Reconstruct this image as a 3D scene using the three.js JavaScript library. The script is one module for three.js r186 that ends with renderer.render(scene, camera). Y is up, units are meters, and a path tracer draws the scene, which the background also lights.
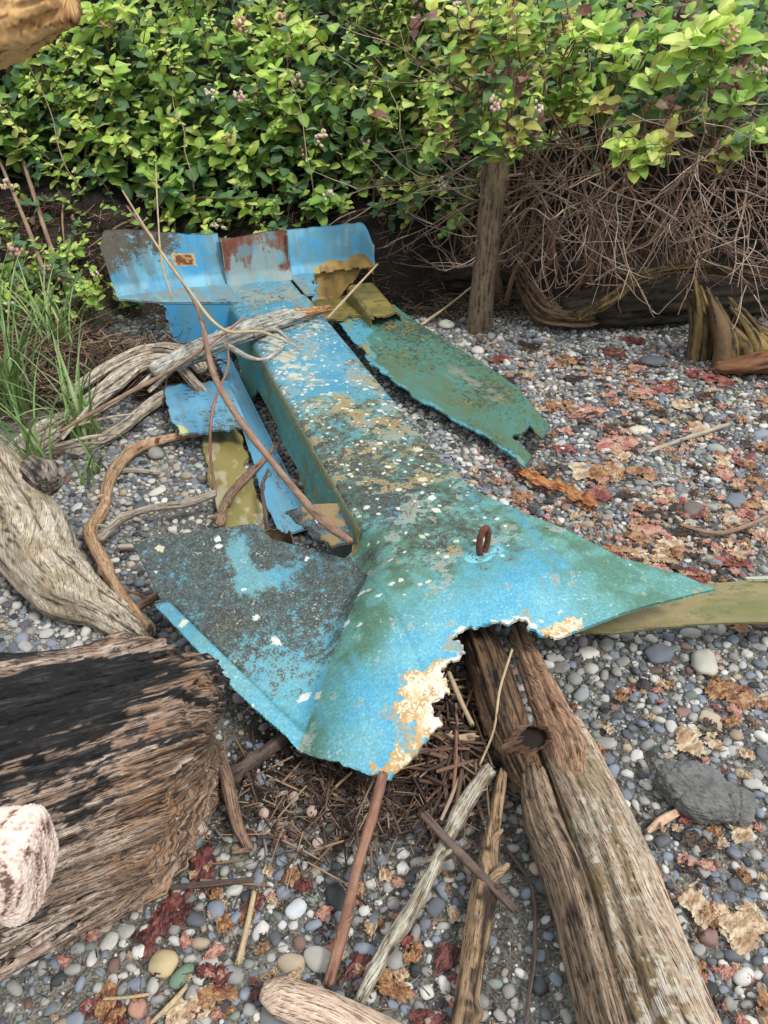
import * as THREE from 'three';
import { mergeGeometries, mergeVertices } from 'three/addons/utils/BufferGeometryUtils.js';

// ------------------------------------------------------------------ camera, sky, sun, exposure
const scene = new THREE.Scene();
const FOV = 67, PITCH = 35 * Math.PI / 180, EYE = 1.5;
const camera = new THREE.PerspectiveCamera(FOV, 768 / 1024, 0.05, 300);
camera.position.set(0, EYE, 0);
camera.rotation.set(-PITCH, 0, 0);
scene.add(camera);
const renderer = new THREE.WebGLRenderer({ antialias: true });
renderer.setSize(768, 1024);
renderer.toneMapping = THREE.LinearToneMapping;
renderer.toneMappingExposure = 1.72;
renderer.shadowMap.enabled = true;
renderer.shadowMap.type = THREE.PCFSoftShadowMap;
{ // overcast sky: one even layer of cloud, brighter towards the zenith
  const w = 128, h = 64, d = new Float32Array(w * h * 4);
  for (let j = 0; j < h; j++) for (let i = 0; i < w; i++) {
    const el = Math.sin(((j + .5) / h - .5) * Math.PI), a = i / w * 6.2832;
    const c = .03 * Math.sin(a * 3 + el * 7) + .03 * Math.sin(a * 5 - el * 11);
    const L = el > 0 ? .62 * (.55 + .75 * el + c) : .3, k = (j * w + i) * 4;
    d[k] = L * .97; d[k + 1] = L; d[k + 2] = L * 1.04; d[k + 3] = 1;
  }
  const t = new THREE.DataTexture(d, w, h, THREE.RGBAFormat, THREE.FloatType);
  t.mapping = THREE.EquirectangularReflectionMapping; t.magFilter = t.minFilter = THREE.LinearFilter; t.needsUpdate = true;
  scene.background = t; scene.environment = t;
}
const sun = new THREE.DirectionalLight(new THREE.Color(1, .97, .92), 1.5);
sun.position.set(3.4, 6.0, .6); sun.target.position.set(0, 0, -2.4);
sun.castShadow = true; sun.shadow.radius = 22; sun.shadow.mapSize.set(2048, 2048);
Object.assign(sun.shadow.camera, { left: -5, right: 5, top: 5, bottom: -5, near: .5, far: 20 });
scene.add(sun, sun.target);

// ------------------------------------------------------------------ helpers
let seed0 = 7;
function rng(s) { let a = s >>> 0; return () => { a = a + 0x6D2B79F5 | 0; let t = Math.imul(a ^ a >>> 15, 1 | a); t = t + Math.imul(t ^ t >>> 7, 61 | t) ^ t; return ((t ^ t >>> 14) >>> 0) / 4294967296; }; }
const TAB = new Float32Array(65536); { const r = rng(12345); for (let i = 0; i < 65536; i++) TAB[i] = r(); }
const hsh = (x, y, z) => TAB[(Math.imul(x, 73856093) ^ Math.imul(y, 19349663) ^ Math.imul(z, 83492791)) >>> 3 & 65535];
function vn(x, y = 0, z = 0) {
  const X = Math.floor(x), Y = Math.floor(y), Z = Math.floor(z); let u = x - X, v = y - Y, w = z - Z;
  u = u * u * (3 - 2 * u); v = v * v * (3 - 2 * v); w = w * w * (3 - 2 * w);
  const l = (a, b, t) => a + (b - a) * t;
  return l(l(l(hsh(X, Y, Z), hsh(X + 1, Y, Z), u), l(hsh(X, Y + 1, Z), hsh(X + 1, Y + 1, Z), u), v),
    l(l(hsh(X, Y, Z + 1), hsh(X + 1, Y, Z + 1), u), l(hsh(X, Y + 1, Z + 1), hsh(X + 1, Y + 1, Z + 1), u), v), w);
}
function fbm(x, y = 0, z = 0, o = 4) { let s = 0, a = .5, n = 0; for (let i = 0; i < o; i++) { s += a * vn(x, y, z); n += a; a *= .5; x = x * 2.03 + 7.1; y = y * 2.03 + 3.7; z = z * 2.03 + 1.3; } return s / n; }
const clamp = (x, a = 0, b = 1) => x < a ? a : x > b ? b : x;
const sst = (a, b, x) => { x = clamp((x - a) / (b - a)); return x * x * (3 - 2 * x); };
const mix = (a, b, t) => a + (b - a) * t;
const mix3 = (a, b, t) => [mix(a[0], b[0], t), mix(a[1], b[1], t), mix(a[2], b[2], t)];
const lin = c => { c /= 255; return c <= .04045 ? c / 12.92 : Math.pow((c + .055) / 1.055, 2.4); };
const lin3 = c => [lin(c[0]), lin(c[1]), lin(c[2])];
const taken = {};
const numbered = n => { const k = taken[n] = (taken[n] ?? -1) + 1; return k ? `${n}_${String(k).padStart(3, '0')}` : n; };
function mark(o, label, category, group, kind) {
  if (label) o.userData.label = label; if (category) o.userData.category = category;
  if (group) o.userData.group = group; if (kind) o.userData.kind = kind; return o;
}
function mesh(name, g, m, parent = scene) { const o = new THREE.Mesh(g, m); o.name = parent === scene ? numbered(name) : name; o.castShadow = o.receiveShadow = true; parent.add(o); return o; }
function thing(name, label, category, pos = [0, 0, 0], group) { const o = new THREE.Group(); o.name = numbered(name); o.position.set(...pos); scene.add(o); return mark(o, label, category, group); }
// a point of the place from the survey of the photograph: column, row and the height above the beach
const FOC = 512 / Math.tan(FOV / 2 * Math.PI / 180), CP = Math.cos(PITCH), SP = Math.sin(PITCH);
function spot(px, py, h) { const a = (px - 384) / FOC, b = (512 - py) / FOC, dy = b * CP - SP, dz = -b * SP - CP, k = (h - EYE) / dy; return [a * k, h, dz * k]; }
function seen(x, y, z) { const f = -(y - EYE) * SP - z * CP, u = (y - EYE) * CP - z * SP; return [384 + FOC * x / f, 512 - FOC * u / f, f]; }

function texture(w, h, fn, srgb = true) {
  const d = new Uint8Array(w * h * 4);
  for (let j = 0; j < h; j++) for (let i = 0; i < w; i++) { const c = fn(i, j), k = (j * w + i) * 4; d[k] = c[0]; d[k + 1] = c[1]; d[k + 2] = c[2]; d[k + 3] = 255; }
  return finish(d, w, h, srgb);
}
function finish(d, w, h, srgb) {
  const t = new THREE.DataTexture(d, w, h); t.wrapS = t.wrapT = THREE.RepeatWrapping; t.magFilter = THREE.LinearFilter; t.minFilter = THREE.LinearMipmapLinearFilter; t.generateMipmaps = true;
  if (srgb) t.colorSpace = THREE.SRGBColorSpace; t.needsUpdate = true; return t;
}
// swept body: pts = [x, y, z, radius], coloured per vertex; flat squashes the section, disp(u, angle, p) moves the skin in metres
function sweep(pts, o = {}) {
  const { nu = 40, nv = 12, disp = null, col = () => [.3, .25, .2], squash = 1, tipA = .0, tipB = .0, capNoise = .0, closed = true } = o;
  const curve = new THREE.CatmullRomCurve3(pts.map(p => new THREE.Vector3(p[0], p[1], p[2])), false, 'centripetal');
  const L = curve.getLength(), P = [], C = [], U = [], I = [];
  let N = new THREE.Vector3(0, 1, 0), prevT = null;
  const radAt = u => { const k = u * (pts.length - 1), i = Math.min(pts.length - 2, Math.floor(k)), f = k - i; return mix(pts[i][3], pts[i + 1][3], f * f * (3 - 2 * f)); };
  const rows = nu + 1;
  for (let i = 0; i < rows; i++) {
    const u = i / nu, c = curve.getPoint(u), t = curve.getTangent(u);
    if (!prevT) { if (Math.abs(t.y) > .9) N.set(0, 0, 1); } N.addScaledVector(t, -N.dot(t)).normalize(); prevT = t;
    const B = new THREE.Vector3().crossVectors(t, N), r = radAt(u);
    let sc = 1; const dA = u * L, dB = (1 - u) * L;
    if (tipA > 0 && dA < tipA) sc *= Math.sqrt(clamp(1 - (1 - dA / tipA) ** 2, .0004)); if (tipB > 0 && dB < tipB) sc *= Math.sqrt(clamp(1 - (1 - dB / tipB) ** 2, .0004));
    for (let j = 0; j <= nv; j++) {
      const a = (j / nv * 2 + 1) % 2 * Math.PI, ca = Math.cos(a), sa = Math.sin(a);
      let rr = r * sc; if (disp) rr += disp(u * L, a, r, L, sc) * (.25 + .75 * sc);
      rr = Math.max(rr, .0004);
      const sh = capNoise * ((i < nu * .06 ? -1 : i > nu * .94 ? 1 : 0)) * (vn(j * 1.7, i > nu / 2 ? 5 : 9, 3) - .5);
      const x = c.x + (N.x * ca * squash + B.x * sa) * rr + t.x * sh, y = c.y + (N.y * ca * squash + B.y * sa) * rr + t.y * sh, z = c.z + (N.z * ca * squash + B.z * sa) * rr + t.z * sh;
      P.push(x, y, z); C.push(...col(u * L, a, sc, [x, y, z], L)); U.push(j / nv * 6.2832 * r, u * L);
    }
  }
  for (let i = 0; i < nu; i++) for (let j = 0; j < nv; j++) { const a = i * (nv + 1) + j, b = a + nv + 1; I.push(a, a + 1, b, a + 1, b + 1, b); }
  if (closed) for (const e of [0, nu]) {
    const k = P.length / 3, c = curve.getPoint(e / nu), t = curve.getTangent(e / nu);
    P.push(c.x, c.y, c.z); U.push(0, 0); C.push(...col(e / nu * L, 0, 0, [c.x, c.y, c.z], L));
    for (let j = 0; j < nv; j++) { const a = e * (nv + 1) + j; if (e) I.push(a, a + 1, k); else I.push(a + 1, a, k); }
  }
  const g = new THREE.BufferGeometry();
  g.setAttribute('position', new THREE.Float32BufferAttribute(P, 3)); g.setAttribute('color', new THREE.Float32BufferAttribute(C, 3)); g.setAttribute('uv', new THREE.Float32BufferAttribute(U, 2));
  g.setIndex(I); g.computeVertexNormals();
  // weld the seam's shading
  const n = g.attributes.normal; for (let i = 0; i <= nu; i++) { const a = i * (nv + 1), b = a + nv; const x = n.getX(a) + n.getX(b), y = n.getY(a) + n.getY(b), z = n.getZ(a) + n.getZ(b), l = Math.hypot(x, y, z) || 1; n.setXYZ(a, x / l, y / l, z / l); n.setXYZ(b, x / l, y / l, z / l); }
  return g;
}
const vcMat = (o = {}) => new THREE.MeshStandardMaterial({ vertexColors: true, roughness: .88, side: THREE.DoubleSide, ...o });
const inPoly = (poly, x, y) => { let c = false; for (let i = 0, j = poly.length - 1; i < poly.length; j = i++) { const [a, b] = poly[i], [d, e] = poly[j]; if ((b > y) !== (e > y) && x < (d - a) * (y - b) / (e - b) + a) c = !c; } return c; };

// ------------------------------------------------------------------ ground
function ground(x, z) {
  let y = .016 * (fbm(x * 2.1 + 9, z * 2.1, 0, 3) - .5) + .012 * (fbm(x * 9, z * 9, 4, 2) - .5);
  const zb = -3.98 + .22 * (vn(x * 1.1 + 3, 2) - .5) + .08 * (vn(x * 5, 7) - .5) + .25 * sst(-.9, -1.9, x) - .42 * sst(.1, .6, x), d = zb - z;
  if (d > 0) { y += .34 * sst(0, .34, d) + Math.min(2.3, Math.max(0, d - .2) * .62) + .1 * (fbm(x * 4, z * 4, 8, 3) - .5) * sst(0, .3, d); }
  y += .17 * Math.exp(-((x + 1.75) ** 2 / .28 + (z + 2.95) ** 2 / .5)) * (.7 + .6 * vn(x * 6, z * 6));
  if (z > 1.5) y -= Math.min(2, .05 * (z - 1.5));
  return y;
}
const grit = texture(1024, 1024, (i, j) => {
  const x = i / 1024 * 64, y = j / 1024 * 64, w = (a, m) => ((a % m) + m) % m;
  const a = vn(w(x * 2, 128), w(y * 2, 128), 1), b = TAB[(i * 7919 + j * 104729) & 65535], c = vn(x * .25, y * .25, 4);
  const v = clamp(.66 + .5 * (a - .5) + .34 * (b - .5) + .16 * (c - .5)); const warm = .03 * (vn(x, y, 9) - .5);
  return [255 * (v + warm), 255 * v, 255 * (v - warm - .015)];
});
const woodGrain = texture(512, 1024, (i, j) => { // fibres along v
  const v = clamp(.3 + .55 * vn(i * .22, j * .012, 1) * .8 + .4 * (vn(i * .6, j * .03, 2) - .4) + .12 * (TAB[(i * 131 + j * 7) & 65535] - .5));
  return [v * 255, v * 255, v * 255];
}, false);
const grainMap = texture(512, 1024, (i, j) => { // fibre tone, multiplies the wood colours
  const x = i / 512, wv = 3 * (fbm(i * .01, j * .004, 8, 2) - .5), c = vn((i + wv) * .28, j * .016, 11) * .5 + vn((i + wv) * .7, j * .04, 12) * .3 + vn((i + wv) * 1.6, j * .11, 13) * .2, pit = vn(i * .12, j * .02, 15), n = TAB[(i * 131 + j * 7) & 65535];
  const v = clamp(.60 + .42 * c + .10 * (n - .5) - .38 * sst(.36, .27, c) - .1 * sst(.2, .1, pit)); return [v * 255, v * 255, v * 253];
});
const fine = texture(512, 512, (i, j) => { const v = 255 * clamp(.5 + .5 * (fbm(i * .09, j * .09, 3, 4) - .5) + .3 * (TAB[(i * 733 + j * 3571) & 65535] - .5)); return [v, v, v]; }, false);
const rep = (t, x, y) => { const c = t.clone(); c.repeat.set(x, y); c.needsUpdate = true; return c; };
{
  const N = 300, P = [], C = [], U = [], I = [], mp = k => { const q = k / N * 2 - 1; return Math.sinh(q * 4.2) / Math.sinh(4.2); };
  for (let j = 0; j <= N; j++) for (let i = 0; i <= N; i++) {
    const x = 90 * mp(i), z = -2.6 + 90 * mp(j), y = ground(x, z); P.push(x, y, z); U.push(x * 2.2, z * 2.2);
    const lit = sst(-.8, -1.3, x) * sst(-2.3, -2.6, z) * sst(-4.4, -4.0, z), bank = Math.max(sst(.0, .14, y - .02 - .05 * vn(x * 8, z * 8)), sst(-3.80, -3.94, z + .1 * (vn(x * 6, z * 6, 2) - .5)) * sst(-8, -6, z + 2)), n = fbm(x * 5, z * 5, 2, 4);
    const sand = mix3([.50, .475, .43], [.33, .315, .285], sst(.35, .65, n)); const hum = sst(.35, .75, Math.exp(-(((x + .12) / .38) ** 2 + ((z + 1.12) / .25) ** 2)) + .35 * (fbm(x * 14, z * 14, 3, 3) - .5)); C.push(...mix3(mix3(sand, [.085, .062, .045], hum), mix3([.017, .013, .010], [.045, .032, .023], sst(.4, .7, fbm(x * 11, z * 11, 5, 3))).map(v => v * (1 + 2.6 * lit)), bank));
  }
  for (let j = 0; j < N; j++) for (let i = 0; i < N; i++) { const a = j * (N + 1) + i, b = a + N + 1; I.push(a, b, a + 1, a + 1, b, b + 1); }
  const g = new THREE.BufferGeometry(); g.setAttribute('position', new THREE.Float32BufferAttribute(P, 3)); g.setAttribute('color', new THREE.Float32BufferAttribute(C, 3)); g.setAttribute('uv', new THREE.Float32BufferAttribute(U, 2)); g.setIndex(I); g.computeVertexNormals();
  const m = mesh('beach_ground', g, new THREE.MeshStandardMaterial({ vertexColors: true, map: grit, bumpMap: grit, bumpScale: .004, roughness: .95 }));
  mark(m, 'grey sand and grit beach rising to a dark soil bank', 'ground', null, 'structure');
}

// ------------------------------------------------------------------ the blue boat wreck (local x across, local z along, bow towards +z)
const boat = thing('boat_wreck', 'broken blue fibreglass boat hull with peeling lichen-spotted paint', 'boat wreck', [-.3085, 0, -2.8737]);
boat.rotation.y = Math.atan2(.3444379, .9388091);
const EDGE = [[-2, -.165], [1.15, -.165], [1.33, -.13], [1.71, -.42], [2.1, -.72]];
function leftOf(s, t) {
  let best = 9, sg = 1;
  for (let i = 0; i < 4; i++) { const [a, b] = EDGE[i], [c, e] = EDGE[i + 1], lx = c - a, ly = e - b, wx = s - a, wy = t - b, k = clamp((wx * lx + wy * ly) / (lx * lx + ly * ly)), d = Math.hypot(wx - k * lx, wy - k * ly); if (d < best) { best = d; sg = lx * wy - ly * wx > 0 ? -1 : 1; } }
  return best * sg;
}
const softp = (x, k) => x / k > 30 ? x : Math.log1p(Math.exp(x / k)) * k;
function deckH(s, t) {
  const q = (s - 1.4) * .8 - t * .6, drop = .15 * (Math.max(0, q) / .6) ** 2, fw = sst(1.12, 1.5, s), sl = mix(2.5, 1.35, sst(1.08, 1.4, s)), kr = mix(.012, .04, fw), ks = mix(.012, .018, fw);
  let B = .272 - drop - sl * (softp(leftOf(s, t) - .01 * fw, kr) - .2 * kr * fw), Wg = .228 - .21 * (s - 1);
  // turned-up rim along the wing's outer edge
  const rd = (t + .737) * .891 - (s - 1.245) * .453; // distance inside the edge line
  if (s > 1.24) Wg += (.024 * (1 - sst(.024, .034, rd)) - .010 * Math.exp(-(((rd - .039) / .006) ** 2))) * sst(1.235, 1.25, s) * sst(1.76, 1.66, s);
  B -= .10 * Math.max(0, t - .25) ** 2;
  B += .0035 * (fbm(s * 9, t * 9, 2, 3) - .5);
  return t < .05 || fw > 0 ? Math.max(B, Wg) + ks * Math.log1p(Math.exp(-Math.abs(B - Wg) / ks)) : B;
}
const OUT = [[1.0, -.17], [1.095, -.173], [1.2, -.2], [1.215, -.231], [1.141, -.336], [1.093, -.402], [1.026, -.434], [1.01, -.585], [1.0, -.767], [1.121, -.741], [1.232, -.719], [1.245, -.740], [1.412, -.661], [1.58, -.579], [1.715, -.498], [1.767, -.466], [1.805, -.432], [1.855, -.383], [1.881, -.348], [1.863, -.286], [1.829, -.221], [1.782, -.215], [1.77, -.163], [1.721, -.171], [1.704, -.108], [1.662, -.109], [1.652, -.079], [1.665, .002], [1.679, .059], [1.732, .069], [1.754, .108], [1.752, .212], [1.747, .323], [1.752, .43], [1.751, .532], [1.676, .489], [1.575, .385], [1.408, .311], [1.239, .22], [1.139, .175], [1.0, .174]];
const edgeDist = (s, t) => { let b = 9; for (let i = 0, j = OUT.length - 1; i < OUT.length; j = i++) { const [a, c] = OUT[j], [d, e] = OUT[i], lx = d - a, ly = e - c, k = clamp(((s - a) * lx + (t - c) * ly) / (lx * lx + ly * ly)); b = Math.min(b, Math.hypot(s - a - k * lx, t - c - k * ly)); } return b; };
// paint: texture over the unrolled skin, t -0.85..0.65, s -1.05..1.95
const blob = (s, t, cs, ct, rs, rt) => Math.exp(-(((s - cs) / rs) ** 2 + ((t - ct) / rt) ** 2));
const T0 = -.85, S0 = -1.05, TW = 1.5, SW = 3.0, PW = 1024, PH = 2048;
const paintMap = (() => {
  const d = new Uint8Array(PW * PH * 4), set = (i, j, c, a = 1) => { if (i < 0 || j < 0 || i >= PW || j >= PH) return; const k = (j * PW + i) * 4; for (let q = 0; q < 3; q++) d[k + q] = clamp(mix(d[k + q], c[q], a), 0, 255); d[k + 3] = 255; };
  for (let j = 0; j < PH; j++) for (let i = 0; i < PW; i++) {
    const s = S0 + j / PH * SW, t = T0 + i / PW * TW;
    const n1 = fbm(s * 6, t * 6, 1, 5), n2 = fbm(s * 26, t * 26, 2, 4), n3 = vn(s * 300, t * 300, 3), n4 = fbm(s * 70, t * 70, 4, 3), n5 = fbm(s * 4 + 5, t * 14, 6, 4);
    const sp = n4 * .55 + n3 * .45; // speckle
    const wing = s > .97 && leftOf(s, t) > .06, wall = !wing && s < 1.22 && t < -.178;
    const bow = sst(1.2, 1.65, s - .25 * Math.max(0, t));
    let c = mix3(mix3([74, 150, 190], [112, 174, 200], sst(.35, .65, n1 * .6 + n2 * .4)), mix3([84, 172, 210], [128, 198, 218], sst(.3, .7, n1 * .5 + n2 * .5)), bow);
    let grime, ochre, teal; const streak = fbm(s * 3, t * 30, 11, 3); // wear runs along the boat
    if (wall) {
      const dw = (-.178 - t) / .26; // 0 at the top edge of the wall
      c = mix3([62, 138, 168], [84, 152, 148], sst(.3, .6, n1));
      c = mix3(c, [82, 116, 86], .85 * sst(.42, .62, n5 * .6 + n2 * .4) * sst(-.6, .2, s));
      c = mix3(c, [156, 128, 76], .8 * sst(.55, .64, n2 * .5 + n5 * .5) * sst(.0, .5, s));
      c = mix3(c, [128, 120, 84], .8 * sst(.16, .04, dw + .2 * (n2 - .5)) * sst(-.3, .1, s)); grime = .2; ochre = .0; teal = 0;
    } else if (wing) {
      const far = sst(1.62, 1.28, s - .1 * (t + .5) + .4 * (n1 - .5)); // dark growth on the far half of the panel
      const wedge = blob(s, t, 1.15, -.50, .09, .028) + blob(s, t, 1.225, -.46, .028, .07); const rim = sst(1.24, 1.26, s) * sst(.036, .03, (t + .737) * .891 - (s - 1.245) * .453);
      grime = .50 + .42 * far - .95 * wedge - .2 * sst(1.5, 1.68, s) - .5 * rim; ochre = .5 * blob(s, t, 1.34, -.58, .07, .1) + .4 * blob(s, t, 1.25, -.33, .05, .05) + .02; teal = .25 + .1 * far;
    } else {
      const cre = Math.exp(-(((leftOf(s, t) - .03) / .07) ** 2)) * sst(1.15, 1.3, s); // more teal-green along the fold beside the wing
      teal = .9 * sst(.85, 1.15, s) * sst(1.62, 1.36, s + .3 * t + .2 * (n1 - .5)) + .6 * sst(.2, .7, s) * sst(1.3, .95, s) + .12 * sst(-.4, 0, s) + .3 * sst(-.95, -.7, s) * sst(-.2, -.5, s) + .8 * sst(.12, .3, t) * sst(1.1, 1.2, s) + .7 * cre;
      grime = .28 * sst(-.95, -.6, s) * sst(.2, -.3, s) + .30 * sst(-.2, .3, s) * sst(1.6, 1.2, s) + .25 + .16 * sst(.4, .7, s) * sst(1.3, 1, s); grime -= .3 * sst(1.5, 1.7, s - .3 * t); grime += .26 * blob(s, t, 1.40, .04, .16, .2) + .3 * blob(s, t, 1.12, -.08, .1, .1) - .3 * blob(s, t, .28, -.02, .2, .12);
      ochre = .36 * sst(.1, .5, s) * sst(1.15, .95, s) + .55 * blob(s, t, .86, .04, .07, .22) + .3 * blob(s, t, 1.12, -.03, .07, .07) + .06 * sst(-.2, .1, s) + .22 * sst(.06, .15, t) * sst(-.1, .2, s) * sst(1, .7, s); ochre *= sst(1.45, 1.25, s);
    }
    c = mix3(c, mix3([104, 160, 150], [84, 128, 106], sst(.35, .65, n2)), clamp(teal) * sst(.2, .5, n1 * .5 + streak * .5));
    if (s < -.35 && !wall) c = mix3(c, [138, 148, 146], .65 * sst(.42, .6, streak * .6 + n1 * .4));
    const oc = sst(.66 - .3 * ochre, .70 - .3 * ochre, n2 * .45 + n1 * .35 + n4 * .2) * clamp(ochre * 1.8);
    c = mix3(c, mix3([176, 142, 82], [128, 108, 74], sst(.4, .6, n4)), oc * (.55 + .45 * sst(.35, .55, n3)));
    const gr = sst(.80 - .5 * grime, .86 - .5 * grime, sp * .66 + n1 * .2 + n2 * .14);
    c = mix3(c, mix3([52, 58, 56], [84, 88, 80], sst(.4, .7, n3)), .9 * gr);
    c = mix3(c, [196, 198, 188], .6 * sst(.70, .76, n4 * .35 + n3 * .45 + n1 * .2)); // pale scuffs
    const k = .92 + .2 * (n3 - .5); c = [c[0] * k, c[1] * k, c[2] * k];
    // flaked paint: grey primer and ochre gel coat in sharp-edged chips with a lifted pale rim
    if (!wall && !wing) { const ch = fbm(s * 17 + 3, t * 17, 51, 4) * .7 + fbm(s * 90, t * 90, 52, 3) * .3 + .05 * (wing ? .1 : sst(1.7, 1.0, s)) - .065, ce = sst(.575, .585, ch); if (ch > .565 && ch < .58) c = mix3(c, [186, 206, 206], .55); c = mix3(c, mix3([150, 150, 138], [168, 138, 90], sst(.48, .58, n1) * sst(.2, .5, s)), ce * .9 * (.4 + .6 * sst(.3, .5, n3))); }
    // bare laminate where the paint has gone: torn bow lip and the broken front edge
    const lam = sst(.5, .54, n2 * .4 + n1 * .15 + n4 * .45 + .40 * blob(s, t, 1.79, -.25, .085, .07) + .32 * blob(s, t, 1.73, -.17, .05, .06) + .42 * blob(s, t, 1.735, .11, .03, .08) + .30 * blob(s, t, 1.86, -.36, .03, .07) - .22);
    const lm = mix3(mix3([214, 186, 142], [184, 148, 100], sst(.4, .6, n4)), [228, 222, 206], .8 * sst(.52, .6, n2 * .6 + n3 * .4)); if (s > 1.5) c = mix3(c, lm, lam);
    if (s > 1.6 && t > -.24 && t < .12 && !wall && !wing) { const e = edgeDist(s, t) + .03 * (n4 - .5); c = mix3(c, [232, 224, 206], .85 * sst(.012, .004, e) * sst(.4, .5, n2 + .15 * blob(s, t, 1.72, -.14, .1, .1))); }
    set(i, j, c);
  }
  // lichen rosettes and bird marks: flat pale discs with ragged rims
  const R = rng(99);
  for (let q = 0; q < 3000; q++) {
    let s = -.5 + R() * 2.25, t = -.8 + R() * 1.4, keep = 0, rad = .0055 + .0085 * R() * R();
    const wing = s > .99 && leftOf(s, t) > .05;
    if (wing) keep = .04; else if (t < -.176 && s < 1.2) keep = .012; else { keep = s < .3 ? .75 : s < 1.15 ? .5 : s < 1.5 ? .24 : .03; if (t > .2) keep *= .3; if (s < -.38) keep *= .15; if (s < .3 && t > .05) keep *= .6; }
    if (R() > keep) continue; if (s > .85 && R() < .3) rad *= 1.7; if (wing) rad *= 1.35;
    const tone = R() < .75 ? [226, 226, 214] : [210, 206, 176], asp = .55 + .45 * R(), rot = R() * 3, ph = R() * 50;
    const n = Math.ceil(rad * 1.6 / TW * PW), ci = (t - T0) / TW * PW, cj = (s - S0) / SW * PH;
    for (let b = -n; b <= n; b++) for (let a = -n; a <= n; a++) {
      const x = a * TW / PW, y = b * SW / PH, u = x * Math.cos(rot) + y * Math.sin(rot), v = (-x * Math.sin(rot) + y * Math.cos(rot)) / asp;
      const r = Math.hypot(u, v) / rad, an = Math.atan2(v, u), lim = .75 + .5 * (vn(an * 2 + ph, r * 2, q) - .5) + .25 * (vn(x * 900, y * 900, q) - .5);
      if (r < lim) set(Math.round(ci + a), Math.round(cj + b), tone, .9 - .15 * vn(x * 500, y * 500, 2));
    }
  }
  // crust of pale lichen near the fallen branch
  for (let j = 0; j < PH; j++) for (let i = 0; i < PW; i++) {
    const s = S0 + j / PH * SW, t = T0 + i / PW * TW; if (s < -.45 || s > .5 || t < -.172 || t > .19) continue;
    const w = blob(s, t, -.28, .02, .09, .13) + blob(s, t, -.05, -.1, .16, .05) * 1.1 + .55 * blob(s, t, .2, -.08, .3, .07); const n = fbm(s * 60, t * 38, 21, 3);
    if (n > .80 - .36 * w) set(i, j, mix3([206, 204, 186], [178, 172, 150], vn(s * 200, t * 200, 5)), .9);
  }
  return finish(d, PW, PH, true);
})();
const deckMat = new THREE.MeshStandardMaterial({ map: paintMap, bumpMap: paintMap, bumpScale: .0016, roughness: .55, side: THREE.DoubleSide });
const deckUV = (s, t) => [(t - T0) / TW, (s - S0) / SW];
// sheet with thickness: pos(a, b) over a grid, cells kept where keep(a, b) says so
function sheet(pos, nu, nv, keep, th, uv, snap = null) {
  const P = [], U = [], id = (i, j) => i * (nv + 1) + j, cells = [];
  for (let i = 0; i <= nu; i++) for (let j = 0; j <= nv; j++) { const a = i / nu, b = j / nv; P.push(...pos(a, b)); U.push(...uv(a, b)); }
  const kept = new Uint8Array(nu * nv); for (let i = 0; i < nu; i++) for (let j = 0; j < nv; j++) kept[i * nv + j] = keep((i + .5) / nu, (j + .5) / nv) ? 1 : 0;
  if (snap) for (let i = 0; i <= nu; i++) for (let j = 0; j <= nv; j++) {
    let n = 0; for (const [a, b] of [[i - 1, j - 1], [i - 1, j], [i, j - 1], [i, j]]) if (a >= 0 && b >= 0 && a < nu && b < nv && kept[a * nv + b]) n++;
    if (n > 0 && n < 4) { const q = snap(i / nu, j / nv); if (q) { const k = id(i, j), p = pos(...q), w = uv(...q); P[k * 3] = p[0]; P[k * 3 + 1] = p[1]; P[k * 3 + 2] = p[2]; U[k * 2] = w[0]; U[k * 2 + 1] = w[1]; } }
  }
  const top = []; for (let i = 0; i < nu; i++) for (let j = 0; j < nv; j++) if (kept[i * nv + j]) { const a = id(i, j), b = id(i + 1, j), c = id(i + 1, j + 1), e = id(i, j + 1); top.push(a, b, c, a, c, e); }
  const g0 = new THREE.BufferGeometry(); g0.setAttribute('position', new THREE.Float32BufferAttribute(P, 3)); g0.setIndex(top); g0.computeVertexNormals();
  const n = g0.attributes.normal, V = P.length / 3, Q = P.slice(), UU = U.concat(U);
  for (let k = 0; k < V; k++) Q.push(P[k * 3] - n.getX(k) * th, P[k * 3 + 1] - n.getY(k) * th, P[k * 3 + 2] - n.getZ(k) * th);
  const I = top.slice(); for (let k = 0; k < top.length; k += 3) I.push(top[k] + V, top[k + 2] + V, top[k + 1] + V);
  const K = (i, j) => i >= 0 && j >= 0 && i < nu && j < nv && kept[i * nv + j];
  const side = (a, b) => I.push(a, a + V, b, b, a + V, b + V);
  for (let i = 0; i < nu; i++) for (let j = 0; j < nv; j++) if (kept[i * nv + j]) { if (!K(i - 1, j)) side(id(i, j), id(i, j + 1)); if (!K(i + 1, j)) side(id(i + 1, j + 1), id(i + 1, j)); if (!K(i, j - 1)) side(id(i + 1, j), id(i, j)); if (!K(i, j + 1)) side(id(i, j + 1), id(i + 1, j + 1)); }
  // drop unused vertices
  const map = new Int32Array(Q.length / 3).fill(-1), PP = [], UV = []; let c = 0;
  const J = I.map(v => { if (map[v] < 0) { map[v] = c++; PP.push(Q[v * 3], Q[v * 3 + 1], Q[v * 3 + 2]); UV.push(UU[v * 2], UU[v * 2 + 1]); } return map[v]; });
  const g = new THREE.BufferGeometry(); g.setAttribute('position', new THREE.Float32BufferAttribute(PP, 3)); g.setAttribute('uv', new THREE.Float32BufferAttribute(UV, 2)); g.setIndex(J); g.computeVertexNormals(); return g;
}
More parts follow.
